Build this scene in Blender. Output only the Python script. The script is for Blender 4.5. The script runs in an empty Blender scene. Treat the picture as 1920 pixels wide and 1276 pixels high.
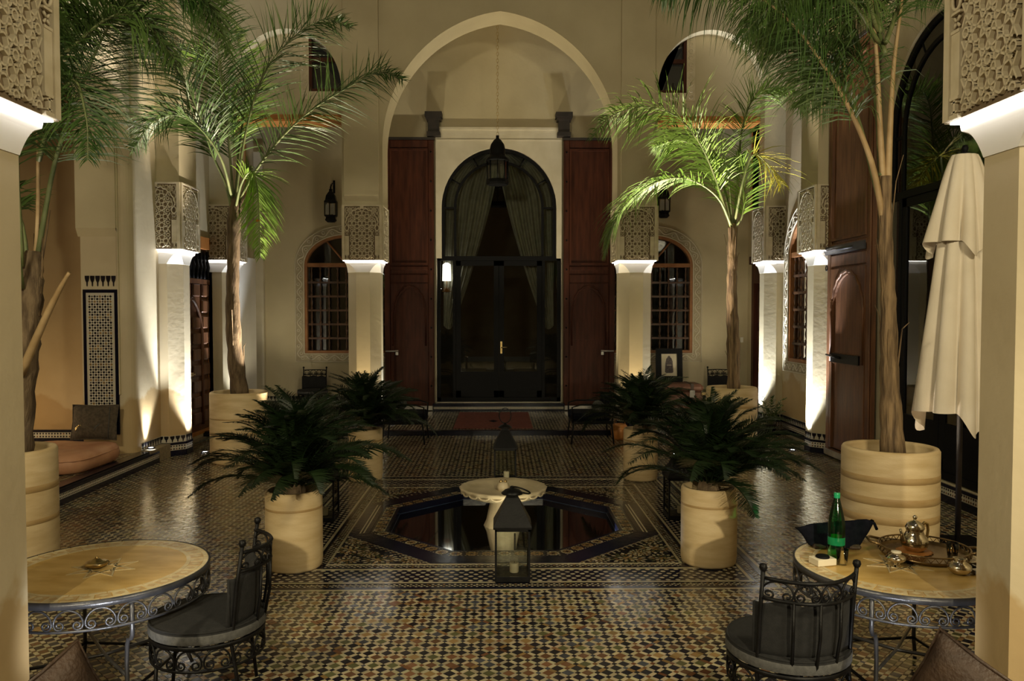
import bpy, bmesh, math, random
import numpy as np
from mathutils import Vector, Matrix, Euler
from mathutils.geometry import tessellate_polygon
R = random.Random(7)
PI = math.pi
SC = bpy.context.scene
COL = SC.collection

# ------------------------------------------------------------------ camera, world, exposure
cam_d = bpy.data.cameras.new('camera')
cam_d.sensor_width = 36.0
cam_d.lens = 28.125
cam_d.clip_start = 0.05
cam_d.clip_end = 200
cam = bpy.data.objects.new('camera', cam_d)
COL.objects.link(cam)
cam.location = (0, 0, 2.1)
cam.rotation_euler = Euler((PI/2 - 0.03398, 0, -0.016665), 'XYZ')
SC.camera = cam

W = bpy.data.worlds.new('night_sky')
SC.world = W
W.use_nodes = True
W.node_tree.nodes['Background'].inputs[0].default_value = (1.0, 0.85, 0.56, 1)
W.node_tree.nodes['Background'].inputs[1].default_value = 0.05
SC.view_settings.view_transform = 'Standard'
SC.view_settings.look = 'None'
SC.view_settings.exposure = 0.0
SC.view_settings.gamma = 1.0
SC.view_settings.use_curve_mapping = False
SC.cycles.max_bounces = 6
SC.cycles.diffuse_bounces = 3
SC.cycles.glossy_bounces = 3
SC.cycles.transmission_bounces = 6
SC.cycles.transparent_max_bounces = 12
SC.cycles.sample_clamp_indirect = 4.0
SC.cycles.caustics_reflective = False
SC.cycles.caustics_refractive = False

WARM = (1.0, 0.76, 0.44)
SOFT = (1.0, 0.86, 0.66)
LAMP = (1.0, 0.87, 0.57)
COOL = (0.93, 0.97, 1.0)
def spot(name, loc, target, power, angle, color=WARM, blend=0.6, size=0.04):
    d = bpy.data.lights.new(name, 'SPOT')
    d.energy = power
    d.color = color
    d.spot_size = math.radians(angle)
    d.spot_blend = blend
    d.shadow_soft_size = size
    o = bpy.data.objects.new(name, d)
    COL.objects.link(o)
    o.location = loc
    o.rotation_euler = (Vector(target) - Vector(loc)).to_track_quat('-Z', 'Y').to_euler()
    return o
def point(name, loc, power, color=WARM, size=0.1):
    d = bpy.data.lights.new(name, 'POINT')
    d.energy = power
    d.color = color
    d.shadow_soft_size = size
    o = bpy.data.objects.new(name, d)
    COL.objects.link(o)
    o.location = loc
    return o
def area(name, loc, target, power, sx, sy, color=WARM):
    d = bpy.data.lights.new(name, 'AREA')
    d.energy = power
    d.color = color
    d.shape = 'RECTANGLE'
    d.size = sx
    d.size_y = sy
    o = bpy.data.objects.new(name, d)
    COL.objects.link(o)
    o.location = loc
    o.rotation_euler = (Vector(target) - Vector(loc)).to_track_quat('-Z', 'Y').to_euler()
    return o
# warm fill lights added behind the camera
area('fill_light', (-3.2, 0.4, 4.9), (-0.6, 9, 1.4), 215, 0.9, 0.5, LAMP)
area('fill_light', (3.2, 0.4, 4.9), (0.6, 9, 1.4), 215, 0.9, 0.5, LAMP)
spot('fill_light', (-2.03, -3.0, 2.7), (-1.62, 6.6, 0.3), 1250, 27, LAMP, 1.0, 0.06)
spot('fill_light', (2.03, -3.0, 2.7), (1.70, 6.6, 0.3), 1350, 27, LAMP, 1.0, 0.06)
# low lamp of the niche on the left, and a high fill light added
point('niche_light', (-6.75, 10.6, 0.75), 22, WARM, 0.12)
point('niche_light', (-6.9, 8.4, 3.6), 12, SOFT, 0.15)
LAMPS_UP = []   # (x, y, power, target, angle, colour) also used to build the fixtures
LAMPS_UP += [(-4.42, 12.05, 1200, (-4.64, 12.05, 1.3), 56, COOL), (4.49, 12.08, 1300, (4.71, 12.08, 1.3), 56, COOL)]
LAMPS_UP += [(4.52, 14.45, 1250, (4.74, 14.45, 1.3), 56, COOL), (-4.44, 14.45, 600, (-4.66, 14.45, 1.3), 56, COOL)]
LAMPS_UP += [(-2.36, 13.95, 160, (-2.38, 14.15, 1.8), 60, WARM), (2.40, 13.95, 180, (2.42, 14.15, 1.8), 60, WARM)]
LAMPS_UP += [(-1.93, 14.45, 170, (-2.10, 14.45, 1.4), 54, COOL), (2.92, 14.45, 480, (2.74, 14.45, 1.4), 54, COOL)]
LAMPS_UP += [(-4.35, 14.95, 55, (-3.3, 16.7, 5.2), 95, LAMP), (4.5, 14.95, 55, (3.4, 16.7, 5.2), 95, LAMP)]
LAMPS_UP += [(-1.72, 14.52, 420, (0.3, 15.3, 7.4), 78, LAMP), (1.78, 14.52, 420, (-0.2, 15.3, 7.4), 78, LAMP)]
LAMPS_UP += [(-2.85, 11.35, 3000, (-3.45, 11.0, 4.4), 46, SOFT), (2.62, 11.75, 3300, (2.95, 11.4, 4.4), 46, SOFT)]
LAMPS_UP += [(-4.46, 7.26, 260, (-3.6, 6.9, 4.4), 80, SOFT), (3.62, 7.3, 240, (2.9, 6.9, 4.4), 80, SOFT)]
LAMPS_UP += [(-1.58, 3.15, 75, (-2.0, 3.95, 0.62), 46, COOL), (1.62, 3.15, 40, (2.05, 3.95, 0.62), 46, COOL)]
LAMPS_UP += [(-4.865, 11.22, 200, (-4.97, 11.50, 1.9), 56, COOL)]
for (x, y, e, t, a, c) in LAMPS_UP:
    z = 0.12 if y > 13.7 else (0.24 if x < -4.7 else 0.04)
    spot('uplight_beam', (x, y, z + 0.03), t, e, a, c, 0.7, 0.05)
# pool lamp under the bowl, and a light added to brighten the basin wall
spot('pool_beam', (0.15, 7.44, 0.05), (0.04, 8.0, 0.27), 7, 115, (1.0, 0.90, 0.6), 0.7, 0.012)
spot('pool_beam', (1.00, 7.90, -0.035), (1.2, 7.78, -0.04), 5, 110, COOL, 0.8, 0.01)

# ------------------------------------------------------------------ materials
def nt(name):
    m = bpy.data.materials.new(name)
    m.use_nodes = True
    t = m.node_tree
    return m, t, t.nodes['Principled BSDF']
def nd(t, kind, **kw):
    n = t.nodes.new(kind)
    for k, v in kw.items():
        if k in n.inputs:
            n.inputs[k].default_value = v
        else:
            setattr(n, k, v)
    return n
def c4(c):
    return (c[0], c[1], c[2], 1)
def mat(name, c1, c2=None, scale=4.0, rough=0.6, metal=0.0, bump=0.0, bscale=None, spec=0.5, stretch=None, detail=5.0, lo=0.35, hi=0.65):
    m, t, p = nt(name)
    p.inputs['Roughness'].default_value = rough
    p.inputs['Metallic'].default_value = metal
    p.inputs['Specular IOR Level'].default_value = spec
    tc = nd(t, 'ShaderNodeTexCoord')
    src = tc.outputs['Object']
    if stretch:
        mp = nd(t, 'ShaderNodeMapping')
        mp.inputs['Scale'].default_value = stretch
        t.links.new(src, mp.inputs[0])
        src = mp.outputs[0]
    if c2 is None:
        p.inputs['Base Color'].default_value = c4(c1)
    else:
        n = nd(t, 'ShaderNodeTexNoise', Scale=scale, Detail=detail)
        t.links.new(src, n.inputs['Vector'])
        r = nd(t, 'ShaderNodeValToRGB')
        r.color_ramp.elements[0].position = lo
        r.color_ramp.elements[1].position = hi
        r.color_ramp.elements[0].color = c4(c1)
        r.color_ramp.elements[1].color = c4(c2)
        t.links.new(n.outputs[0], r.inputs[0])
        t.links.new(r.outputs[0], p.inputs['Base Color'])
    if bump:
        n2 = nd(t, 'ShaderNodeTexNoise', Scale=bscale or scale * 6, Detail=4.0)
        t.links.new(src, n2.inputs['Vector'])
        b = nd(t, 'ShaderNodeBump', Strength=bump, Distance=0.02)
        t.links.new(n2.outputs[0], b.inputs['Height'])
        t.links.new(b.outputs[0], p.inputs['Normal'])
    return m
def emit(name, c, s):
    m, t, p = nt(name)
    p.inputs['Base Color'].default_value = (0.8, 0.8, 0.8, 1)
    p.inputs['Emission Color'].default_value = c4(c)
    p.inputs['Emission Strength'].default_value = s
    return m
def glass(name, tint=(1, 1, 1), rough=0.02, refl=1.0, ior=1.5):
    m, t, p = nt(name)
    t.nodes.remove(p)
    out = t.nodes['Material Output']
    tr = nd(t, 'ShaderNodeBsdfTransparent', Color=c4(tint))
    gl = nd(t, 'ShaderNodeBsdfGlossy', Roughness=rough, Color=(refl, refl, refl, 1))
    fr = nd(t, 'ShaderNodeFresnel', IOR=ior)
    mx = nd(t, 'ShaderNodeMixShader')
    t.links.new(fr.outputs[0], mx.inputs[0])
    t.links.new(tr.outputs[0], mx.inputs[1])
    t.links.new(gl.outputs[0], mx.inputs[2])
    t.links.new(mx.outputs[0], out.inputs[0])
    return m
M = {}
def plaster(name, a, b, damp):
    # lime plaster, trowelled; a damp tide mark of its own darkens the foot in blotches
    m, t, p = nt(name)
    p.inputs['Roughness'].default_value = 0.62
    p.inputs['Specular IOR Level'].default_value = 0.35
    tc = nd(t, 'ShaderNodeTexCoord')
    n = nd(t, 'ShaderNodeTexNoise', Scale=1.3, Detail=8.0)
    t.links.new(tc.outputs['Object'], n.inputs['Vector'])
    r = nd(t, 'ShaderNodeValToRGB')
    r.color_ramp.elements[0].position = 0.3
    r.color_ramp.elements[1].position = 0.7
    r.color_ramp.elements[0].color = c4(a)
    r.color_ramp.elements[1].color = c4(b)
    t.links.new(n.outputs[0], r.inputs[0])
    src = r.outputs[0]
    if damp:
        geo = nd(t, 'ShaderNodeNewGeometry')
        sp = nd(t, 'ShaderNodeSeparateXYZ')
        t.links.new(geo.outputs['Position'], sp.inputs[0])
        n3 = nd(t, 'ShaderNodeTexNoise', Scale=1.6, Detail=5.0)
        t.links.new(geo.outputs['Position'], n3.inputs['Vector'])
        ad = nd(t, 'ShaderNodeMath', operation='MULTIPLY_ADD')
        ad.inputs[1].default_value = -1.1
        t.links.new(n3.outputs[0], ad.inputs[0])
        t.links.new(sp.outputs[2], ad.inputs[2])
        rr = nd(t, 'ShaderNodeValToRGB')
        rr.color_ramp.elements[0].position = 0.30
        rr.color_ramp.elements[1].position = 0.36
        rr.color_ramp.elements[0].color = (1, 1, 1, 1)
        rr.color_ramp.elements[1].color = (0, 0, 0, 1)
        t.links.new(ad.outputs[0], rr.inputs[0])
        mx = nd(t, 'ShaderNodeMix', data_type='RGBA', blend_type='MULTIPLY')
        mm = nd(t, 'ShaderNodeMath', operation='MULTIPLY')
        mm.inputs[1].default_value = damp
        t.links.new(rr.outputs[0], mm.inputs[0])
        t.links.new(mm.outputs[0], mx.inputs[0])
        t.links.new(src, mx.inputs[6])
        mx.inputs[7].default_value = (0.72, 0.56, 0.33, 1)
        src = mx.outputs[2]
    t.links.new(src, p.inputs['Base Color'])
    n2 = nd(t, 'ShaderNodeTexNoise', Scale=14.0, Detail=6.0)
    t.links.new(tc.outputs['Object'], n2.inputs['Vector'])
    b_ = nd(t, 'ShaderNodeBump', Strength=0.12, Distance=0.02)
    t.links.new(n2.outputs[0], b_.inputs['Height'])
    t.links.new(b_.outputs[0], p.inputs['Normal'])
    return m
M['plaster'] = plaster('lime_plaster', (0.49, 0.42, 0.275), (0.59, 0.515, 0.35), 0.0)
M['plaster_damp'] = plaster('damp_lime_plaster', (0.50, 0.415, 0.275), (0.60, 0.51, 0.35), 0.75)
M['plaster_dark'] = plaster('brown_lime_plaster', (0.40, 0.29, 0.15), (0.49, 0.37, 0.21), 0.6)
M['plaster_pale'] = mat('pale_gypsum', (0.60, 0.54, 0.42), (0.68, 0.62, 0.50), 3.0, 0.6, bump=0.08)
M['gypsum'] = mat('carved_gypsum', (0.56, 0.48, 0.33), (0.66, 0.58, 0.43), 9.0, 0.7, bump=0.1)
M['gypsum_dark'] = mat('shaded_gypsum', (0.16, 0.115, 0.07), (0.21, 0.155, 0.095), 9.0, 0.8)  # shade of the lattice voids put into the colour
M['white'] = mat('white_corbel_plaster', (0.78, 0.75, 0.69), (0.83, 0.80, 0.75), 3.0, 0.6)
M['pot'] = mat('sand_lime_pot', (0.55, 0.40, 0.205), (0.67, 0.52, 0.30), 3.0, 0.55, bump=0.15, bscale=40, stretch=(1, 1, 5))
M['pot_band'] = mat('ochre_pot_band', (0.38, 0.245, 0.10), (0.48, 0.33, 0.15), 4.0, 0.55, bump=0.15, bscale=40, stretch=(1, 1, 5))
M['soil'] = mat('potting_soil', (0.02, 0.015, 0.01), (0.06, 0.04, 0.025), 30, 0.95, bump=0.6)
M['wood_dark'] = mat('dark_red_cedar', (0.036, 0.010, 0.005), (0.072, 0.021, 0.010), 5, 0.55, bump=0.12, spec=0.2, stretch=(3, 3, 0.35))
M['wood'] = mat('brown_cedar', (0.085, 0.032, 0.012), (0.17, 0.07, 0.028), 5, 0.5, bump=0.15, stretch=(3, 3, 0.35))
M['wood_warm'] = mat('orange_cedar', (0.40, 0.15, 0.03), (0.54, 0.22, 0.055), 5, 0.5, bump=0.1, stretch=(3, 3, 0.5))
M['wood_black'] = mat('blackened_timber', (0.012, 0.009, 0.008), (0.03, 0.02, 0.016), 6, 0.6)
M['iron'] = mat('black_wrought_iron', (0.0035, 0.0033, 0.0035), (0.007, 0.0066, 0.007), 12, 0.42, metal=0.0, bump=0.1, spec=0.16)
M['steel'] = mat('grey_forged_iron', (0.05, 0.05, 0.058), (0.085, 0.085, 0.095), 10, 0.34, metal=0.55, bump=0.08)
M['tin'] = mat('dull_tin_cladding', (0.45, 0.43, 0.40), (0.62, 0.60, 0.56), 8, 0.35, metal=0.7, bump=0.1)
M['brass'] = mat('aged_brass', (0.42, 0.30, 0.12), (0.58, 0.43, 0.2), 10, 0.3, metal=1.0)
M['silver'] = mat('tarnished_silver', (0.62, 0.53, 0.40), (0.85, 0.78, 0.66), 12, 0.14, metal=1.0, bump=0.12, bscale=55)
M['tray'] = mat('brown_metal_tray', (0.20, 0.13, 0.055), (0.30, 0.20, 0.09), 10, 0.3, metal=0.8, bump=0.1)
M['leather'] = mat('brown_leather', (0.026, 0.013, 0.008), (0.05, 0.027, 0.015), 9, 0.55, bump=0.3, bscale=60)
M['leather_pink'] = mat('tan_hide_mattress', (0.42, 0.19, 0.10), (0.56, 0.30, 0.17), 3, 0.6, bump=0.2)
M['felt'] = mat('charcoal_cloth', (0.006, 0.006, 0.0065), (0.011, 0.0105, 0.011), 40, 0.95, bump=0.25, bscale=200)
M['felt_edge'] = mat('grey_cloth_welt', (0.055, 0.054, 0.053), (0.085, 0.083, 0.08), 40, 0.9, bump=0.2, bscale=200)
M['night_cloth'] = mat('blue_black_cloth', (0.004, 0.005, 0.009), (0.008, 0.009, 0.015), 30, 0.95, spec=0.1)
M['canvas'] = mat('cream_canvas', (0.74, 0.65, 0.52), (0.82, 0.73, 0.60), 3, 0.85, bump=0.08, bscale=120)
M['leaf'] = mat('palm_green', (0.032, 0.074, 0.016), (0.088, 0.145, 0.034), 1.5, 0.42, spec=0.4)
M['leaf_lit'] = mat('lit_palm_green', (0.11, 0.21, 0.025), (0.21, 0.33, 0.055), 1.5, 0.45, spec=0.4)  # brightness of the lit fronds put into this green
M['dry_leaf'] = mat('orange_dry_leaf', (0.55, 0.20, 0.02), (0.70, 0.32, 0.04), 4, 0.6)
M['leaf_yellow'] = mat('yellow_palm_frond', (0.30, 0.30, 0.03), (0.45, 0.40, 0.06), 2.5, 0.5)
M['cycad'] = mat('cycad_green', (0.005, 0.0125, 0.004), (0.013, 0.026, 0.008), 3.0, 0.42, spec=0.3)
M['stalk'] = mat('green_frond_stalk', (0.10, 0.135, 0.045), (0.20, 0.22, 0.09), 6, 0.5)
M['stalk_tan'] = mat('tan_frond_stalk', (0.36, 0.235, 0.11), (0.48, 0.34, 0.18), 6, 0.6)
M['trunk'] = mat('fibrous_palm_trunk', (0.085, 0.055, 0.030), (0.20, 0.14, 0.08), 9, 0.85, bump=0.5, bscale=25, stretch=(3, 3, 0.5))
M['trunk_tan'] = mat('torn_palm_sheath', (0.075, 0.045, 0.022), (0.30, 0.20, 0.105), 9, 0.85, bump=0.7, bscale=25, stretch=(3, 3, 0.30))
M['candle'] = mat('cream_candle_wax', (0.75, 0.62, 0.40), (0.80, 0.69, 0.48), 5, 0.5)
M['stone'] = mat('pale_fountain_marble', (0.40, 0.33, 0.21), (0.52, 0.44, 0.30), 6, 0.45, bump=0.1)
M['table_stone'] = mat('ochre_table_stone', (0.46, 0.28, 0.07), (0.62, 0.42, 0.15), 5, 0.32, bump=0.06, stretch=(1, 2.4, 1))
M['table_pale'] = mat('pale_table_tile', (0.48, 0.38, 0.20), (0.62, 0.52, 0.32), 12, 0.3, bump=0.06)
M['table_rust'] = mat('rust_table_tile', (0.40, 0.26, 0.11), (0.52, 0.37, 0.18), 12, 0.3)
M['rug'] = mat('faded_red_rug', (0.105, 0.022, 0.014), (0.165, 0.040, 0.026), 14, 0.95, bump=0.4, bscale=150)
M['paper'] = mat('old_paper', (0.62, 0.55, 0.40), (0.70, 0.63, 0.49), 6, 0.8)
M['trunk_chest'] = mat('worn_red_leather_chest', (0.12, 0.05, 0.03), (0.18, 0.08, 0.05), 6, 0.5, bump=0.1)
M['water'] = glass('pool_water', (0.36, 0.50, 0.68), 0.04, 0.6)
M['pane'] = glass('dark_window_glass', (0.86, 0.88, 0.87), 0.01, 1.0, 1.55)
M['clear'] = glass('clear_glass', (0.93, 0.95, 0.94), 0.01)
M['green_glass'] = glass('green_bottle_plastic', (0.22, 0.86, 0.46), 0.08)
M['green_solid'] = mat('green_bottle_body', (0.006, 0.17, 0.06), (0.012, 0.28, 0.10), 6, 0.12)
M['tea'] = mat('mint_tea', (0.40, 0.18, 0.03), None, rough=0.2)
M['curtain'] = mat('grey_voile_curtain', (0.36, 0.35, 0.27), (0.48, 0.46, 0.36), 8, 0.9)
M['room'] = mat('unlit_room_plaster', (0.035, 0.03, 0.022), (0.06, 0.05, 0.035), 3, 0.9)  # darkness of the rooms put into the plaster colour
M['black'] = mat('black_lacquer', (0.004, 0.004, 0.005), None, rough=0.6, spec=0.15)
M['lamp_white'] = emit('led_strip_light', (1.0, 0.97, 0.94), 14.0)
M['lamp_cool'] = emit('floor_lamp_lens', (0.93, 0.97, 1.0), 22.0)
M['lamp_warm'] = emit('warm_lamp_lens', (1.0, 0.8, 0.5), 6.0)
def tile(name, c, v=0.25, rough=0.16):
    # glazed tile, each with its own depth of glaze
    m, t, p = nt(name)
    p.inputs['Roughness'].default_value = rough
    geo = nd(t, 'ShaderNodeNewGeometry')
    wn = nd(t, 'ShaderNodeTexWhiteNoise', noise_dimensions='1D')
    oi = nd(t, 'ShaderNodeObjectInfo')
    ad = nd(t, 'ShaderNodeMath', operation='ADD')
    t.links.new(geo.outputs['Random Per Island'], ad.inputs[0])
    t.links.new(oi.outputs['Random'], ad.inputs[1])
    t.links.new(ad.outputs[0], wn.inputs['W'])
    r = nd(t, 'ShaderNodeValToRGB')
    r.color_ramp.elements[0].color = c4([x * (1 - v) for x in c])
    r.color_ramp.elements[1].color = c4([min(1, x * (1 + v)) for x in c])
    t.links.new(wn.outputs[0], r.inputs[0])
    n = nd(t, 'ShaderNodeTexNoise', Scale=30.0, Detail=3.0)
    mx = nd(t, 'ShaderNodeMix', data_type='RGBA', blend_type='MULTIPLY')
    mx.inputs[0].default_value = 0.35
    t.links.new(r.outputs[0], mx.inputs[6])
    t.links.new(n.outputs[1], mx.inputs[7])
    t.links.new(mx.outputs[2], p.inputs['Base Color'])
    n2 = nd(t, 'ShaderNodeTexNoise', Scale=45.0, Detail=2.0)
    b = nd(t, 'ShaderNodeBump', Strength=0.10, Distance=0.01)
    t.links.new(n2.outputs[0], b.inputs['Height'])
    t.links.new(b.outputs[0], p.inputs['Normal'])
    return m
T_WHITE = tile('ivory_zellige', (0.47, 0.40, 0.255), 0.2)
T_BLACK = tile('black_zellige', (0.014, 0.012, 0.018), 0.4)
T_RUST = tile('rust_zellige', (0.175, 0.080, 0.038), 0.3)
T_OLIVE = tile('olive_zellige', (0.105, 0.105, 0.045), 0.3)
T_SLATE = tile('slate_blue_zellige', (0.060, 0.065, 0.085), 0.3)
T_OCHRE = tile('ochre_zellige', (0.28, 0.175, 0.07), 0.3)
T_NAVY = tile('navy_zellige', (0.007, 0.008, 0.022), 0.35)
T_PALE = tile('pale_zellige', (0.66, 0.61, 0.50), 0.12)
T_GROUT = mat('tile_grout', (0.19, 0.15, 0.085), (0.27, 0.215, 0.125), 20, 0.85)

# ------------------------------------------------------------------ mesh helpers
class MB:
    """Collects shapes; build() links them as ONE mesh object."""
    def __init__(s):
        s.v = []; s.f = []; s.m = []; s.sm = []
    def add(s, vs, fs, mi=0, smooth=False):
        o = len(s.v)
        s.v.extend([tuple(p) for p in vs])
        for f in fs:
            s.f.append(tuple(i + o for i in f)); s.m.append(mi); s.sm.append(smooth)
        return s
    def box(s, x0, x1, y0, y1, z0, z1, mi=0):
        vs = [(x, y, z) for z in (z0, z1) for y in (y0, y1) for x in (x0, x1)]
        return s.add(vs, [(0,2,3,1),(4,5,7,6),(0,1,5,4),(2,6,7,3),(0,4,6,2),(1,3,7,5)], mi)
    def bbox(s, x0, x1, y0, y1, z0, z1, b=0.01, mi=0):
        # box with chamfered vertical and horizontal edges
        b = min(b, (x1-x0)/2.1, (y1-y0)/2.1, (z1-z0)/2.1)
        ring = lambda e: [(x0+e,y0),(x1-e,y0),(x1,y0+e),(x1,y1-e),(x1-e,y1),(x0+e,y1),(x0,y1-e),(x0,y0+e)]
        ins = lambda e: [(x0+b+0*e,y0+b),(x1-b,y0+b),(x1-b,y0+b),(x1-b,y1-b),(x1-b,y1-b),(x0+b,y1-b),(x0+b,y1-b),(x0+b,y0+b)]
        lay = [[(x,y,z0) for x,y in ins(0)],[(x,y,z0+b) for x,y in ring(b)],[(x,y,z1-b) for x,y in ring(b)],[(x,y,z1) for x,y in ins(0)]]
        vs = [p for l in lay for p in l]
        fs = []
        for k in range(3):
            for i in range(8):
                j = (i+1) % 8
                fs.append((k*8+i, k*8+j, k*8+8+j, k*8+8+i))
        fs.append(tuple(range(7,-1,-1))); fs.append(tuple(range(24,32)))
        return s.add(vs, fs, mi)
    def lathe(s, prof, n=24, c=(0,0,0), mi=0, smooth=True, cap=True, flute=None):
        vs = []
        for (r, z) in prof:
            for i in range(n):
                a = 2*PI*i/n
                rr = r*(flute(a, z) if flute else 1)
                vs.append((c[0]+rr*math.cos(a), c[1]+rr*math.sin(a), c[2]+z))
        fs = []
        for k in range(len(prof)-1):
            for i in range(n):
                j = (i+1) % n
                fs.append((k*n+i, k*n+j, (k+1)*n+j, (k+1)*n+i))
        if cap:
            if prof[0][0] > 1e-4: fs.append(tuple(range(n-1,-1,-1)))
            if prof[-1][0] > 1e-4: fs.append(tuple(range((len(prof)-1)*n, len(prof)*n)))
        return s.add(vs, fs, mi, smooth)
    def tube(s, path, r, n=6, mi=0, closed=False, smooth=True, flat=None):
        P = [Vector(p) for p in path]
        N = len(P)
        rs = r if isinstance(r, (list, tuple)) else [r]*N
        vs = []
        up = None
        for i in range(N):
            if closed: t = P[(i+1) % N] - P[i-1]
            else: t = P[min(i+1, N-1)] - P[max(i-1, 0)]
            if t.length < 1e-9: t = Vector((0,0,1))
            t.normalize()
            if up is None:
                up = Vector((0,0,1)) if abs(t.z) < 0.9 else Vector((1,0,0))
            u = up - t*up.dot(t)
            if u.length < 1e-6: u = t.orthogonal()
            u.normalize()
            up = u
            w = t.cross(u)
            for k in range(n):
                a = 2*PI*(k+0.5)/n
                vs.append(P[i] + (u*math.cos(a)*(flat or 1) + w*math.sin(a))*rs[i])
        fs = []
        for i in range(N if closed else N-1):
            b = (i+1) % N
            for k in range(n):
                j = (k+1) % n
                fs.append((i*n+k, i*n+j, b*n+j, b*n+k))
        if not closed:
            fs.append(tuple(range(n-1,-1,-1))); fs.append(tuple(range((N-1)*n, N*n)))
        return s.add(vs, fs, mi, smooth)
    def plate(s, outer, holes, a, b, axis='y', mi=0, side=None):
        # flat outline with holes, extruded from a to b along an axis
        if axis == 'y': P = lambda u, v, w: (u, w, v)
        elif axis == 'x': P = lambda u, v, w: (w, u, v)
        else: P = lambda u, v, w: (u, v, w)
        loops = [outer] + list(holes)
        tris = tessellate_polygon([[Vector((p[0], p[1], 0)) for p in l] for l in loops])
        flat = [p for l in loops for p in l]
        n = len(flat)
        vs = [P(p[0], p[1], a) for p in flat] + [P(p[0], p[1], b) for p in flat]
        fs = [tuple(t) for t in tris] + [tuple(i+n for i in reversed(t)) for t in tris]
        s.add(vs, fs, mi)
        o = 0
        for l in loops:
            k = len(l)
            s.add([P(p[0], p[1], a) for p in l] + [P(p[0], p[1], b) for p in l],
                  [(i, (i+1) % k, k+(i+1) % k, k+i) for i in range(k)], mi if side is None else side)
        return s
    def build(s, name, mats, parent=None, loc=None, rot=None, autosmooth=True):
        me = bpy.data.meshes.new(name)
        me.from_pydata(s.v, [], s.f)
        if not isinstance(mats, (list, tuple)): mats = [mats]
        for m in mats: me.materials.append(m)
        me.polygons.foreach_set('material_index', s.m)
        me.polygons.foreach_set('use_smooth', s.sm)
        bm = bmesh.new(); bm.from_mesh(me)
        bmesh.ops.recalc_face_normals(bm, faces=bm.faces)
        bm.to_mesh(me); bm.free()
        me.update()
        o = bpy.data.objects.new(name, me)
        COL.objects.link(o)
        if parent: o.parent = parent
        if loc: o.location = loc
        if rot: o.rotation_euler = rot
        return o
def tag(o, label, cat, group=None):
    o['label'] = label; o['category'] = cat
    if group: o['group'] = group
    return o
def thing(name, label, cat, loc=(0,0,0), rz=0.0, group=None):
    o = bpy.data.objects.new(name, None)
    o.empty_display_size = 0.1
    COL.objects.link(o)
    o.location = loc; o.rotation_euler = (0, 0, rz)
    return tag(o, label, cat, group)
def struct(o):
    o['kind'] = 'structure'; return o
def stuff(o):
    o['kind'] = 'stuff'; return o
KIDS = {}
def dup(root, loc, rz, label, group=None):
    def cp(o, par):
        c = o.copy(); COL.objects.link(c)
        if par: c.parent = par
        for ch in list(o.children): cp(ch, c)
        return c
    r = cp(root, None)
    r.location = loc; r.rotation_euler = (0, 0, rz); r['label'] = label
    if group: r['group'] = group
    return r
def link(name, me, parent, loc=(0,0,0), rot=None):
    o = bpy.data.objects.new(name, me)
    COL.objects.link(o); o.parent = parent; o.location = loc
    if rot: o.rotation_euler = rot
    return o
def arch(cx, hw, spring, apex, n=14, pointed=True):
    h = apex - spring
    pts = []
    if pointed and h > hw*1.001:
        r = (hw*hw + h*h)/(2*hw)
        a1 = math.acos((r-hw)/r)
        for i in range(n+1):
            a = a1*i/n
            pts.append((cx + (hw - r) + r*math.cos(a), spring + r*math.sin(a)))
        pts += [(2*cx - x, z) for x, z in reversed(pts[:-1])]
    else:
        for i in range(2*n+1):
            a = PI*i/(2*n)
            pts.append((cx + hw*math.cos(a), spring + h*math.sin(a)))
    return pts      # right springing -> apex -> left springing
def arch_hole(cx, hw, base, spring, apex, n=14, pointed=True):
    return [(cx + hw, base)] + arch(cx, hw, spring, apex, n, pointed) + [(cx - hw, base)]
def quads_mesh(name, Q, MI, mats, parent=None):
    """Q: (n,4,3) corners; one mesh of loose quads."""
    Q = np.asarray(Q, dtype=np.float32); n = len(Q)
    me = bpy.data.meshes.new(name)
    me.vertices.add(n*4); me.vertices.foreach_set('co', Q.reshape(-1))
    me.loops.add(n*4); me.loops.foreach_set('vertex_index', np.arange(n*4, dtype=np.int32))
    me.polygons.add(n)
    me.polygons.foreach_set('loop_start', np.arange(0, n*4, 4, dtype=np.int32))
    for m in mats: me.materials.append(m)
    me.polygons.foreach_set('material_index', np.asarray(MI, dtype=np.int32))
    me.update(calc_edges=True); me.validate()
    o = bpy.data.objects.new(name, me); COL.objects.link(o)
    if parent: o.parent = parent
    return o
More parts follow.
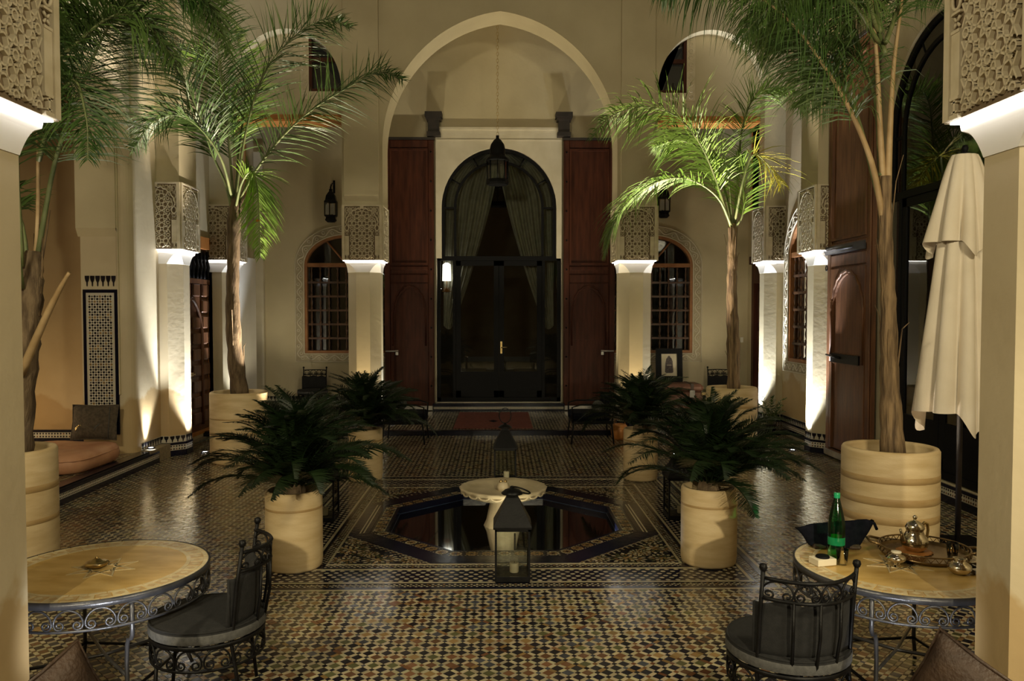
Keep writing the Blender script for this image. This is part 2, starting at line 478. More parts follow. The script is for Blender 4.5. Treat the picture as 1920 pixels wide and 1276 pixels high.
# ------------------------------------------------------------------ floor with zellige
BX, BY = 0.05, 8.13          # basin centre
OCT = lambda ap, c=(BX, BY): [(c[0] + ap/math.cos(PI/8)*math.cos(PI/8 + k*PI/4), c[1] + ap/math.cos(PI/8)*math.sin(PI/8 + k*PI/4)) for k in range(8)]
mb = MB()
mb.plate([(-8, -1.5), (8, -1.5), (8, 13.72), (-8, 13.72)], [OCT(1.12)], -0.30, -0.004, 'z')
floor = struct(mb.build('floor', T_GROUT))
nr = np.random.default_rng(5)
def zellige(x0, x1, y0, y1, P, keep=None, a=0.66, gap=0.0028):
    """Squares, small squares and slips of the classic diagonal mosaic: lists of (centre, half sizes, kind, row, col)."""
    p = P/math.sqrt(2)
    s1, s2 = a*p/2 - gap/2, (1-a)*p/2 - gap/2
    out = []
    cx, cy = (x0+x1)/2, (y0+y1)/2
    n = int(((x1-x0) + (y1-y0))/P) + 3
    r2 = math.sqrt(0.5)
    for i in range(-n, n+1):
        for j in range(-n, n+1):
            for (du, dv, hu, hv, k) in ((0,0,s1,s1,0), (.5,0,s2,s1,1), (0,.5,s1,s2,1), (.5,.5,s2,s2,2)):
                u, v = (i+du)*p, (j+dv)*p
                x, y = cx + (u+v)*r2, cy + (u-v)*r2
                if x < x0 or x > x1 or y < y0 or y > y1: continue
                if keep and not keep(x, y): continue
                out.append((x, y, hu, hv, k, i-j, i+j))
    return out
def tile_quads(T, z=0.0, slope=0.012, jit=0.0006):
    T = np.array([t[:4] for t in T]); n = len(T)
    r2 = math.sqrt(0.5)
    U = np.array([[r2, r2], [r2, -r2]])      # rows: u dir, v dir in xy
    Q = np.zeros((n, 4, 3), np.float32)
    sx, sy = nr.normal(0, slope, n), nr.normal(0, slope, n)
    dz = nr.normal(0, jit, n)
    for k, (a, b) in enumerate(((-1,1),(1,1),(1,-1),(-1,-1))):
        du, dv = a*T[:,2], b*T[:,3]
        dx, dy = du*r2 + dv*r2, du*r2 - dv*r2
        Q[:,k,0] = T[:,0]+dx; Q[:,k,1] = T[:,1]+dy
        Q[:,k,2] = z + dz + sx*dx + sy*dy
    return Q
MATS = [T_WHITE, T_BLACK, T_RUST, T_OLIVE, T_SLATE, T_OCHRE, T_NAVY, T_PALE]
rowcol = {}
def floor_colour(t):
    x, y, hu, hv, k, row, col = t
    if k == 1: return 0 if R.random() < 0.93 else R.choice([5, 5, 2])
    if k == 0:
        if row % 2 == 0: return 1 if R.random() < 0.84 else R.choice([6, 4, 3, 6])
        key = (row, int((col + row*0.7)//9))
        if key not in rowcol: rowcol[key] = R.choice([2, 2, 2, 3, 4, 4, 5, 3, 1])
        return rowcol[key] if R.random() < 0.8 else R.choice([2, 3, 4, 5, 1])
    return 1 if R.random() < 0.72 else R.choice([2, 4, 2])
out_carpet = lambda x, y: max(abs(x-BX), abs(y-BY)) > 2.125
T = zellige(-4.95, 4.95, 3.0, 13.72, 0.1155, out_carpet)
cols = [floor_colour(t) for t in T]
# the 300 squares that show largest: the nearest in view
def in_view(t):
    x, y = t[0], t[1]
    return y > 4.57 and abs(x) < 0.60*y and not (y < 5.2 and (x < -1.35 or x > 1.1))
idx = sorted([i for i, t in enumerate(T) if t[4] == 0 and in_view(t)], key=lambda i: T[i][1]**2 + 0.2*T[i][0]**2)[:300]
chosen = set(idx)
h = [t for t in T if t[4] == 0][0][2]
TM = {}
for c in range(7):
    b = MB()
    e = 0.0012
    b.add([(h,0,0)]*0 + [(-h,-h,0),(h,-h,0),(h,h,0),(-h,h,0),(-h-e,-h-e,-0.006),(h+e,-h-e,-0.006),(h+e,h+e,-0.006),(-h-e,h+e,-0.006)],
          [(0,1,2,3),(4,5,1,0),(5,6,2,1),(6,7,3,2),(7,4,0,3)])
    o = b.build('tile', MATS[c]); TM[c] = o.data; bpy.data.objects.remove(o)
for i in idx:
    t = T[i]
    link('tile', TM[cols[i]], floor, (t[0], t[1], R.gauss(0, 0.0004)), (R.gauss(0, .012), R.gauss(0, .012), PI/4))
rest = [i for i in range(len(T)) if i not in chosen]
Q = tile_quads([T[i] for i in rest])
near = np.array([T[i][1] < 7.0 for i in rest])
Qn = Q[near]; mn = np.array(cols)[rest][near]
sk = []
for a_, b_ in ((0,1),(1,2),(2,3),(3,0)):
    lo1, lo2 = Qn[:,a_].copy(), Qn[:,b_].copy()
    lo1[:,2] = -0.006; lo2[:,2] = -0.006
    sk.append(np.stack([lo1, lo2, Qn[:,b_], Qn[:,a_]], 1))
allQ = np.concatenate([Q] + sk); allM = np.concatenate([np.array(cols)[rest]] + [mn]*4)
stuff(quads_mesh('small_tiles', allQ, allM, MATS, floor))

# --- the patterned square round the basin
def square_band(mb, r0, r1, z, mi):
    for k in range(4):
        a = k*PI/2
        c, s = round(math.cos(a)), round(math.sin(a))
        p = [(r0, -r0), (r1, -r1), (r1, r1), (r0, r0)]
        top = [(BX + x*c - y*s, BY + x*s + y*c, z) for x, y in p]
        bot = [(x, y, -0.01) for x, y, _ in top]
        mb.add(top + bot, [(0,1,2,3),(4,5,1,0),(5,6,2,1),(6,7,3,2),(7,4,0,3)], mi)
for r0, r1, mt in ((1.472,1.492,T_WHITE),(1.572,1.598,T_BLACK),(1.600,1.624,T_WHITE),(1.930,1.954,T_WHITE),(1.956,1.974,T_BLACK),(2.046,2.094,T_NAVY),(2.096,2.122,T_WHITE)):
    b = MB(); square_band(b, r0, r1, 0.001, 0)
    b.build('border_strip', mt, floor)
b = MB(); square_band(b, 1.494, 1.57, -0.0015, 0); square_band(b, 1.626, 1.928, -0.0015, 1); square_band(b, 1.976, 2.044, -0.0015, 0)
b.build('border_bed', [T_BLACK, T_NAVY], floor)
Q = []; MI = []
def side_pts(k, x, y):
    c, s = round(math.cos(k*PI/2)), round(math.sin(k*PI/2))
    return (BX + x*c - y*s, BY + x*s + y*c)
def put(k, pts, mi, z=0.0):
    zz = z + R.gauss(0, .0004)
    t = [R.gauss(0, .02)*0.02 for _ in pts]
    Q.append([(*side_pts(k, *p), zz + e) for p, e in zip(pts, t)]); MI.append(mi)
for k in range(4):
    for r0, r1, rows in ((1.496, 1.568, 3), (1.978, 2.042, 3)):
        w = (r1-r0)/rows
        n = int(2*r0/w)
        for i in range(n):
            y = -r0 + (i+.5)*w
            for j in range(rows):
                if (i+j) % 2 == 0:
                    x = r0 + (j+.5)*w; g = w*0.60
                    put(k, [(x-g, y), (x, y-g), (x+g, y), (x, y+g)], 0 if R.random() < .85 else 5)
lozQ = []; lozM = []
hexv = []; hexf = []
for k in range(4):
    rows = 6; w = 0.302/rows; L = 0.078
    for j in range(rows):
        x = 1.626 + (j+.5)*w
        n = int(3.9/L)
        for i in range(n+1):
            y = -1.95 + (i + (0.5 if j % 2 else 0.0))*L
            if abs(y) > x - 0.03: continue
            a_, c_ = L*0.24, w*0.34
            o_ = len(hexv)
            z = R.gauss(0, .0005)
            hexv += [(*side_pts(k, x+dx, y+dy), z + R.gauss(0, .0004)) for dx, dy in ((0,-a_*1.25),(c_,-a_*.45),(c_,a_*.45),(0,a_*1.25),(-c_,a_*.45),(-c_,-a_*.45))]
            hexf.append(tuple(range(o_, o_+6)))
b = MB(); b.add(hexv, hexf); stuff(b.build('lozenge_tiles', T_WHITE, floor))
# check strips along the four slanting sides of the basin, on a dark bed, and rosettes in the corners
bed = MB()
for k in range(4):
    a = PI/4 + k*PI/2
    ca, sa = math.cos(a), math.sin(a)
    g = lambda r, t: (BX + r*ca - t*sa, BY + r*sa + t*ca)
    tri = [(1.493, 1.493), (1.493, 0.61), (0.61, 1.493)]
    c, s = round(math.cos(k*PI/2)), round(math.sin(k*PI/2))
    tp = [(BX + x*c - y*s, BY + x*s + y*c, -0.0016) for x, y in tri]
    bed.add(tp, [(0, 1, 2)])
    for r0 in (1.478, 1.502, 1.526):
        ht = (1.493*math.sqrt(2) - r0)
        n = int(2*ht/0.034)
        for i in range(n):
            t = -ht + (i+.5)*0.034
            if (i + int((r0-1.478)/0.02)) % 2: continue
            q = 0.0125
            Q.append([(*g(r0+dx, t+dy), R.gauss(0, .0003)) for dx, dy in ((-q, 0), (0, -q*1.2), (q, 0), (0, q*1.2))]); MI.append(0 if R.random() < .8 else 5)
    for (rx, ry, rad) in ((1.36, 1.36, 0.12), (1.35, 1.06, 0.145), (1.06, 1.35, 0.145), (1.36, 0.80, 0.10), (0.80, 1.36, 0.10), (1.19, 1.19, 0.09)):
        for ring, (f0, nn, wd, mi) in enumerate(((0.22, 8, .17, 5), (0.48, 8, .21, 0), (0.72, 16, .17, 5), (0.95, 16, .19, 0))):
            for i in range(nn):
                aa = 2*PI*(i + 0.5*(ring % 2))/nn
                rr = rad*f0; l = rad*wd
                ux, uy = math.cos(aa), math.sin(aa)
                loc = [(rr-l, 0), (rr, -l*.62), (rr+l, 0), (rr, l*.62)]
                Q.append([(BX + (rx+p*ux-q*uy)*c - (ry+p*uy+q*ux)*s, BY + (rx+p*ux-q*uy)*s + (ry+p*uy+q*ux)*c, R.gauss(0, .0003)) for p, q in loc]); MI.append(mi if R.random() < .8 else 3)
bed.build('rosette_bed', T_BLACK, floor)
stuff(quads_mesh('rosette_tiles', Q, MI, MATS, floor))

# --- basin
pool = thing('pool_basin', 'octagonal sunken pool with navy tiled rim in the middle of the courtyard', 'pool', (0, 0, 0))
def oct_ring(mb, a0, a1, z0, z1, mi=0):
    o0, o1 = OCT(a0), OCT(a1)
    for k in range(8):
        j = (k+1) % 8
        mb.add([(*o0[k], z0), (*o0[j], z0), (*o1[j], z1), (*o1[k], z1)], [(0,1,2,3)], mi)
b = MB(); oct_ring(b, 1.47, 1.47, -0.004, 0.006); oct_ring(b, 1.47, 1.285, 0.006, 0.006); oct_ring(b, 1.285, 1.285, 0.006, -0.006)
b.build('navy_rim', T_NAVY, pool)
b = MB(); oct_ring(b, 1.285, 1.265, 0.004, 0.004, 0); oct_ring(b, 1.265, 1.145, 0.001, 0.001, 1); oct_ring(b, 1.145, 1.115, 0.004, 0.004, 2); oct_ring(b, 1.115, 1.115, 0.004, -0.06, 2)
b.build('mosaic_bed', [T_NAVY, T_BLACK, T_NAVY], pool)
Q = []; MI = []
for k in range(8):
    a = k*PI/4
    ca, sa = math.cos(a), math.sin(a)
    g = lambda r, t: (BX + r*ca - t*sa, BY + r*sa + t*ca)
    half = 1.20*math.tan(PI/8)
    n = int(2*half/0.13)
    for i in range(n):
        t0 = -half + (i+.5)*2*half/n
        for ring, (rr, nn, l, mi) in enumerate(((0.0, 1, .017, 1), (0.028, 8, .016, 5), (0.047, 12, .014, 5 if i % 3 else 0))):
            for q in range(nn):
                aa = 2*PI*q/nn
                px, py = 1.205 + rr*math.cos(aa), t0 + rr*math.sin(aa)
                Q.append([(*g(px + l*math.cos(aa+w), py + l*math.sin(aa+w)), 0.003) for w in (0, PI/2, PI, 3*PI/2)]); MI.append(mi)
        for t in range(4):
            for rr in (1.153, 1.257):
                tt = t0 - half/n + (t+.5)*half/n*.5
                Q.append([(*g(rr+dx, tt+dy), 0.003) for dx, dy in ((-.008,0),(0,-.012),(.008,0),(0,.012))]); MI.append(0)
stuff(quads_mesh('mosaic_tiles', Q, MI, MATS, pool))
b = MB()
for a0 in (1.33, 1.362):
    for k in (0, 4):
        o0, o1 = OCT(a0), OCT(a0+0.015)
        j = (k+7) % 8
        b.add([(*o0[j], .008), (*o0[k], .008), (*o1[k], .008), (*o1[j], .008)], [(0,1,2,3)])
b.build('white_inlay', T_WHITE, pool)
b = MB(); oct_ring(b, 1.115, 1.09, -0.06, -0.42); oct_ring(b, 1.09, 0.02, -0.42, -0.42)
o_ = OCT(0.02); b.add([(*p, -0.42) for p in o_], [tuple(range(8))])
b.build('basin_wall', mat('blue_basin_tile', (0.012, 0.022, 0.05), (0.03, 0.05, 0.09), 9, 0.3), pool)
b = MB(); b.add([(*p, -0.065) for p in OCT(1.116)], [tuple(range(8))])
b.build('water', M['water'], pool)
b = MB(); b.tube([(0, 0, -.42), (0, 0, .02), (0, .012, .04)], .010, 6)
b.build('pool_lamp', M['iron'], pool, (0.15, 7.42, 0))

# --- gallery floor behind the arcade, raised a step
mb = MB(); mb.box(-8, 8, 13.72, 17.1, -0.3, 0.076)
gfl = struct(mb.build('floor_gallery', T_GROUT))
T = zellige(-5.2, 5.2, 13.84, 16.7, 0.1155, None, 0.60)
Q = tile_quads(T, 0.08, 0.014)
stuff(quads_mesh('small_tiles', Q, [1 if t[4] == 0 and t[5] % 2 == 0 else (4 if t[4] == 0 else (0 if t[4] == 1 else 1)) for t in T], MATS, gfl))
b = MB(); b.box(-5.3, 5.3, 13.70, 13.83, -0.01, 0.082)
b.build('step_nosing', T_NAVY, gfl)

# ------------------------------------------------------------------ carved panels, pillars
def lattice_segments(w, h, s, ok):
    """8-fold interlace by the polygons-in-contact method on octagons and squares."""
    segs = []
    d = s
    nx, ny = int(w/d/2)+2, int(h/d)+2
    def inter(p, a, q, b_):
        dx1, dy1, dx2, dy2 = math.cos(a), math.sin(a), math.cos(b_), math.sin(b_)
        den = dx1*dy2 - dy1*dx2
        if abs(den) < 1e-6: return None
        t = ((q[0]-p[0])*dy2 - (q[1]-p[1])*dx2)/den
        return (p[0]+dx1*t, p[1]+dy1*t)
    for i in range(-nx, nx+1):
        for j in range(-1, ny+1):
            c = (i*d, h*0.03 + j*d)
            for n, cc, ap, r0, th in ((8, c, d/2, 0.0, 62), (4, (c[0]+d/2, c[1]+d/2), d*0.2071, PI/4, 62)):
                mids = [(cc[0]+ap*math.cos(r0+2*PI*k/n), cc[1]+ap*math.sin(r0+2*PI*k/n), r0+2*PI*k/n) for k in range(n)]
                for k in range(n):
                    p, q = mids[k], mids[(k+(2 if n == 8 else 1)) % n]
                    x = inter(p, p[2]+PI - math.radians(90-th)*1.0 - 0.0, q, q[2]+PI + math.radians(90-th))
                    if n == 8:
                        x = inter(p, p[2]+PI-math.radians(28), q, q[2]+PI+math.radians(28))
                    if x is None: continue
                    segs.append((p[:2], x)); segs.append((q[:2], x))
                if n == 8:
                    for k in range(8):
                        a = 2*PI*(k+.5)/8; b2 = 2*PI*(k+1.5)/8
                        segs.append(((c[0]+d*.13*math.cos(a), c[1]+d*.13*math.sin(a)), (c[0]+d*.13*math.cos(b2), c[1]+d*.13*math.sin(b2))))
    return [sg for sg in segs if ok(*sg[0]) and ok(*sg[1])]
CW, CZ = 0.35, 0.96      # half width and height of a capital
def lobes(x):            # height of the lobed arch above each x
    return 0.62 + 0.27*math.sqrt(max(0, 1 - (abs(x)/0.275)**2))
def panel_meshes():
    inside = lambda x, z: (abs(x) < 0.222 and 0.02 < z < 0.60) or (abs(x) < 0.262 and 0.60 <= z and z < lobes(x) - 0.01)
    above = lambda x, z: abs(x) < 0.29 and z < 0.935 and z > 0.62 and z > lobes(x) + 0.012
    b = MB()
    for s, ok, w, dpt in ((0.175, inside, 0.0052, 0.020), (0.105, above, 0.0042, 0.014)):
        for p, q in lattice_segments(0.7, 0.96, s, ok):
            dx, dz = q[0]-p[0], q[1]-p[1]
            L = math.hypot(dx, dz)
            if L < 1e-4 or L > 0.3: continue
            nx, nz = -dz/L*w, dx/L*w
            b.add([(p[0]+nx*1.5, 0, p[1]+nz*1.5), (q[0]+nx*1.5, 0, q[1]+nz*1.5), (q[0]+nx, -dpt, q[1]+nz), (p[0]+nx, -dpt, p[1]+nz),
                   (q[0]-nx, -dpt, q[1]-nz), (p[0]-nx, -dpt, p[1]-nz), (q[0]-nx*1.5, 0, q[1]-nz*1.5), (p[0]-nx*1.5, 0, p[1]-nz*1.5)],
                  [(0,1,2,3), (3,2,4,5), (5,4,6,7)])
    lat = b.build('lattice', M['gypsum']).data
    f = MB()
    for sx in (-1, 1):
        f.box(min(sx*.35, sx*.302), max(sx*.35, sx*.302), -0.024, 0, 0, CZ)
        f.box(min(sx*.298, sx*.228), max(sx*.298, sx*.228), -0.016, 0, 0.105, 0.405)
        f.box(min(sx*.298, sx*.228), max(sx*.298, sx*.228), -0.020, 0, 0.405, 0.420)
        f.box(min(sx*.298, sx*.228), max(sx*.298, sx*.228), -0.020, 0, 0.0, 0.02)
        f.box(min(sx*.298, sx*.228), max(sx*.298, sx*.228), -0.020, 0, 0.09, 0.105)
        f.box(sx*.263-.008, sx*.263+.008, -0.018, 0, 0.02, 0.09)
        f.box(sx*.263-.024, sx*.263+.024, -0.018, 0, 0.028, 0.036); f.box(sx*.263-.024, sx*.263+.024, -0.018, 0, 0.074, 0.082)
        for k in range(4):
            a = PI/4 + k*PI/2
            cx, cz = sx*.263, .458
            f.tube([(cx + .008*math.cos(a), -.008, cz + .008*math.sin(a)), (cx + .034*math.cos(a), -.008, cz + .034*math.sin(a))], .0085, 4)
        f.box(sx*.263-.036, sx*.263+.036, -0.018, 0, 0.496, 0.508)
        # teardrop
        tp = [(sx*(.263 + .034*math.sin(t)), -.012, .56 - .045*math.cos(t) + (.02 if abs(t-PI) < .2 else 0)) for t in [2*PI*i/14 for i in range(14)]]
        f.tube(tp, .009, 5, closed=True)
    f.box(-.302, .302, -0.024, 0, CZ-.022, CZ)
    pts = []
    N = 11
    for k in range(N*5+1):
        t = k/(N*5)
        a = PI*t
        bump = 0.018*abs(math.sin(PI*N*t))
        r = 0.262 - bump*0.0
        pts.append(((0.272 + bump*0.6)*math.cos(a), -0.013, 0.625 + (0.262 + bump)*math.sin(a)))
    f.tube(pts, .0105, 5)
    f.box(-.03, .03, -0.02, 0, .905, .94)
    fr = f.build('lobed_arch', M['gypsum']).data
    for o in [o for o in bpy.data.objects if o.data in (lat, fr)]: bpy.data.objects.remove(o)
    return lat, fr
LAT, FRM = panel_meshes()
FACE_ROT = {'S': 0.0, 'E': PI/2, 'N': PI, 'W': -PI/2}
FACE_OFF = {'S': (0, -1), 'E': (1, 0), 'N': (0, 1), 'W': (-1, 0)}
def merlon_row(b, p0, p1, z0, h, nrm, n, mi_dark, off=0.008):
    """A row of dark stepped merlons standing proud of a wall from p0 to p1."""
    L = math.hypot(p1[0]-p0[0], p1[1]-p0[1]); ux, uy = (p1[0]-p0[0])/L, (p1[1]-p0[1])/L
    w = L/n
    prof = [(-.40, 1.0), (.40, 1.0), (.40, .80), (.30, .55), (.12, .38), (.09, 0.08), (0, 0.0), (-.09, .08), (-.12, .38), (-.30, .55), (-.40, .80)]
    for i in range(n):
        c = (i+.5)*w
        fr = [(p0[0] + ux*(c+a*w) + nrm[0]*off, p0[1] + uy*(c+a*w) + nrm[1]*off, z0 + t*h) for a, t in prof]
        bk = [(x - nrm[0]*off, y - nrm[1]*off, z) for x, y, z in fr]
        k = len(fr)
        b.add(fr + bk, [tuple(range(k))] + [(q, (q+1) % k, k+(q+1) % k, k+q) for q in range(k)], mi_dark)
def skirt(b, p0, p1, nrm, z0, merlons=True, k=1.0):
    """Zellige skirting between two points: navy foot, check strip, navy strip, merlons."""
    L = math.hypot(p1[0]-p0[0], p1[1]-p0[1]); ux, uy = (p1[0]-p0[0])/L, (p1[1]-p0[1])/L
    def slab(za, zb, off, mi):
        a = [(p0[0]+nrm[0]*off, p0[1]+nrm[1]*off), (p1[0]+nrm[0]*off, p1[1]+nrm[1]*off)]
        v = [(*a[0], za), (*a[1], za), (*a[1], zb), (*a[0], zb), (p0[0], p0[1], za), (p1[0], p1[1], za), (p1[0], p1[1], zb), (p0[0], p0[1], zb)]
        b.add(v, [(0,1,2,3), (3,2,6,7), (0,4,5,1), (0,3,7,4), (1,5,6,2)], mi)
    slab(z0, z0+.085*k, .02, 6)
    slab(z0+.085*k, z0+.165*k, .012, 7)
    slab(z0+.165*k, z0+.20*k, .02, 6)
    w = .04*k
    n = max(2, int(L/w))
    w = L/n
    for i in range(n):
        for j in range(2):
            x = (i+.5)*w; z = z0 + (.105 + .04*j)*k; g = w*.36
            o = .0135
            b.add([(p0[0]+ux*(x+dx)+nrm[0]*o, p0[1]+uy*(x+dx)+nrm[1]*o, z+dz) for dx, dz in ((-g,0),(0,-g),(g,0),(0,g))], [(0,1,2,3)], 1 if R.random() < .8 else 2)
    if merlons:
        slab(z0+.20*k, z0+.30*k, .006, 7)
        merlon_row(b, p0, p1, z0+.205*k, .09*k, nrm, max(1, int(L/(.075*k))), 1, .012)
def make_pillar(name, label, x, y, z0, faces, leds, ap=0.29, shaft_mat='plaster', skirts=True):
    t = thing(name, label, 'pillar', (x, y, z0), 0, 'octagonal courtyard pillars with carved capitals')
    z1 = 2.82 - z0; z2 = 3.03 - z0
    b = MB()
    R8 = ap/math.cos(PI/8)
    ring = lambda r, z: [(r*math.cos(PI/8 + k*PI/4), r*math.sin(PI/8 + k*PI/4), z) for k in range(8)]
    vs = ring(R8, 0) + ring(R8, z1)
    b.add(vs, [(k, (k+1) % 8, 8+(k+1) % 8, 8+k) for k in range(8)] + [tuple(range(8)), tuple(range(8, 16))])
    b.build('shaft', M[shaft_mat], t)
    # corbel: octagon growing into the square, with arched squinches at the corners
    b = MB()
    n = 9
    vs = []; fs = []
    for i in range(n+1):
        u = i/n
        w_ = min(1.0, u/0.78)
        half = ap + 0.006 + (CW-0.045-ap)*(1 - math.sqrt(1 - w_*w_*.9995))
        ch = half*(1 - math.tan(PI/8))*max(0, 1-w_)**0.5 + 0.003
        z = z1 + (z2-z1)*u*0.98
        vs += [(half, -half+ch, z), (half, half-ch, z), (half-ch, half, z), (-half+ch, half, z), (-half, half-ch, z), (-half, -half+ch, z), (-half+ch, -half, z), (half-ch, -half, z)]
    for i in range(n):
        for k in range(8):
            fs.append((i*8+k, i*8+(k+1) % 8, (i+1)*8+(k+1) % 8, (i+1)*8+k))
    fs.append(tuple(range(8))); fs.append(tuple(range(n*8, n*8+8)))
    b.add(vs, fs)
    b.box(-CW+.045, CW-.045, -CW+.045, CW-.045, z2-.02, z2)
    b.build('corbel', M['white'], t)
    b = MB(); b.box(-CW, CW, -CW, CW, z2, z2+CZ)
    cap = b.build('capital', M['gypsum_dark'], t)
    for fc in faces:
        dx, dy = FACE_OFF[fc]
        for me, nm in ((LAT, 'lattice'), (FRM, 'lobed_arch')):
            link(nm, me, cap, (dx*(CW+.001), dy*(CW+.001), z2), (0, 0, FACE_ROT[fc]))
    for fc in leds:
        dx, dy = FACE_OFF[fc]
        b = MB(); b.box(-CW+.01, CW-.01, -0.012, 0.012, -0.010, -0.001)
        b.build('led_strip', M['lamp_white'], cap, (dx*(CW-.02), dy*(CW-.02), z2), (0, 0, FACE_ROT[fc]))
    if skirts:
        b = MB()
        P = ring(R8, 0)
        for k in range(8):
            p0, p1 = P[k], P[(k+1) % 8]
            a = PI/4*(k+1)
            skirt(b, p0[:2], p1[:2], (math.cos(a), math.sin(a)), 0.0)
        b.build('tiled_foot', MATS, t)
    return t
make_pillar('pillar', 'pillar nearest the camera on the left, carved lattice box at the top left corner', -2.49, 3.59, 0, 'EN', 'EN', 0.30, 'plaster_damp')
make_pillar('pillar', 'pillar nearest the camera on the right, carved lattice box at the top right corner', 2.55, 3.57, 0, 'WN', 'WN', 0.30, 'plaster_damp')
make_pillar('pillar', 'far pillar between the left arched window and the central glass door', -2.39, 14.45, 0.08, 'SE', 'SEW')
make_pillar('pillar', 'far pillar between the central glass door and the right arched window', 2.44, 14.45, 0.08, 'SWE', 'SWE')
make_pillar('pillar', 'far left corner pillar behind the potted palm, right of the panelled wooden door', -4.98, 14.45, 0, 'SE', 'SE')
make_pillar('pillar', 'far right corner pillar left of the arched window with white plaster border', 5.06, 14.45, 0, 'SW', 'SW')
make_pillar('pillar', 'left side pillar between the round wall end and the panelled wooden door', -4.95, 12.05, 0, 'SE', 'SE', 0.29, 'plaster_damp')
make_pillar('pillar', 'right side pillar between the narrow arched window and the tall brown door leaf', 5.02, 12.08, 0, 'SW', 'SW')

# ------------------------------------------------------------------ floor lamps (fixtures of the beams above)
for k, (x, y, e, tg_, a, c) in enumerate(LAMPS_UP):
    z = 0.08 if y > 13.7 else (0.204 if x < -4.7 else 0.0)
    o = thing('floor_uplight', ['round uplight in the floor by the left side pillar', 'round uplight in the floor by the right side pillar', 'round uplight by the far right corner pillar', 'round uplight by the far left corner pillar',
        'uplight before the far pillar left of the glass door', 'uplight before the far pillar right of the glass door', 'uplight at the right flank of the far pillar left of the glass door', 'uplight at the right flank of the far pillar right of the glass door',
        'uplight on the gallery floor under the left arched window', 'uplight on the gallery floor under the right arched window', 'uplight on the gallery floor left of the red rug', 'uplight on the gallery floor right of the red rug',
        'uplight in the floor beside the far left palm pot', 'uplight in the floor beside the far right palm pot', 'uplight behind the near left palm pot', 'uplight behind the near right palm pot',
        'uplight in the floor behind the near left pillar', 'uplight in the floor behind the near right pillar', 'round uplight at the foot of the rounded pier on the left'][k], 'lamp', (x, y, z), 0, 'floor uplights of the courtyard')
    b = MB(); b.lathe([(.055, 0), (.055, .022), (.048, .026), (.042, .022), (.042, .016)], 16, cap=False)
    b.build('lamp_ring', M['steel'], o)
    b = MB(); b.lathe([(.0, .016), (.042, .016)], 16, cap=False)
    b.build('lamp_lens', M['lamp_warm'] if c == WARM else M['lamp_cool'], o)
# ------------------------------------------------------------------ walls of the courtyard
TOP = 9.2
# arcade at the back
LA = arch(-3.685, .945, 6.0, 7.04, 12, False)
CA = arch(0.03, 2.06, 5.02, 7.36, 24)
RA = arch(3.74, .945, 6.0, 7.06, 12, False)
out = [(-5.32, TOP), (-5.32, 3.985), (-4.63, 3.985)] + LA[::-1] + [(-2.74, 3.985), (-2.03, 3.985)] + CA[::-1] + [(2.09, 3.985), (2.795, 3.985)] + RA[::-1] + [(4.685, 3.985), (5.41, 3.985), (5.41, TOP)]
b = MB(); b.plate(out, [], 14.13, 14.78, 'y')
wb = struct(b.build('wall_back', M['plaster']))
for x0, x1 in ((-2.70, -2.09), (2.15, 2.74)):
    b = MB(); b.box(x0, x1, 14.075, 14.13, 4.16, TOP)
    b.add([(x0, 14.075, 4.16), (x1, 14.075, 4.16), (x1, 14.13, 4.06), (x0, 14.13, 4.06)], [(0,1,2,3)])
    b.build('pilaster', M['plaster'], wb)
# upper walls inside the two side arches, with small windows, on timber lintels
for sgn, cx, nm in ((-1, -3.69, 'wall_upper_left'), (1, 3.74, 'wall_upper_right')):
    x0, x1 = cx - 1.0, cx + 1.0
    wx0, wx1 = (-3.36, -2.70) if sgn < 0 else (2.70, 3.36)
    b = MB(); b.plate([(x0, 5.60), (x1, 5.60), (x1, 7.4), (x0, 7.4)], [[(wx0, 6.03), (wx1, 6.03), (wx1, 7.2), (wx0, 7.2)]], 14.40, 14.55, 'y')
    w = struct(b.build(nm, M['plaster']))
    b = MB(); b.box(x0, x1, 14.39, 14.86, 5.51, 5.60); b.box(x0, x1, 14.37, 14.41, 5.53, 5.62)
    lt = struct(b.build('trim_1' if sgn < 0 else 'trim_2', M['wood_warm']))
    xe = (x1 - .055) if sgn > 0 else x0 + .055
    b = MB(); b.box(min(xe, xe+sgn*.06), max(xe, xe+sgn*.06), 14.42, 14.85, 4.0, 5.51)
    b.build('timber_jamb', M['wood_warm'], lt)
# gallery: back wall with door and windows, ends, ceilings
DOOR = [(1.305, .22), (1.305, 3.24), (1.20, 3.24)] + arch(0.01, 1.19, 4.28, 5.52, 14, False) + [(-1.18, 3.24), (-1.295, 3.24), (-1.295, .22)]
WIN = lambda c: arch_hole(c, .855, 1.27, 3.10, 3.72, 10, False)
b = MB(); b.plate([(-5.3, 0), (5.3, 0), (5.3, 8.2), (-5.3, 8.2)], [DOOR, WIN(-3.17), WIN(3.2)], 16.70, 16.95, 'y')
wg = struct(b.build('wall_gallery', M['plaster']))
b = MB()
b.plate([(1.31, .24), (1.31, 5.90), (-1.30, 5.90), (-1.30, .24)], [[(1.300, .25)] + [(1.300, 3.24), (1.20, 3.24)] + arch(0.01, 1.19, 4.28, 5.52, 14, False) + [(-1.18, 3.24), (-1.29, 3.24), (-1.29, .25)]], 16.655, 16.70, 'y')
b.box(-1.32, 1.33, 16.63, 16.70, 5.88, 5.93); b.box(-1.28, 1.29, 16.645, 16.66, 5.66, 5.685)
b.build('door_surround', M['plaster_pale'], wg)
b = MB(); b.box(-1.36, 1.36, 16.45, 16.72, .08, .24); b.build('door_sill', T_NAVY, wg)
b = MB(); skirt(b, (-1.34, 16.45), (1.34, 16.45), (0, -1), .075, False, .62)
b.build('sill_tiles', MATS, wg)
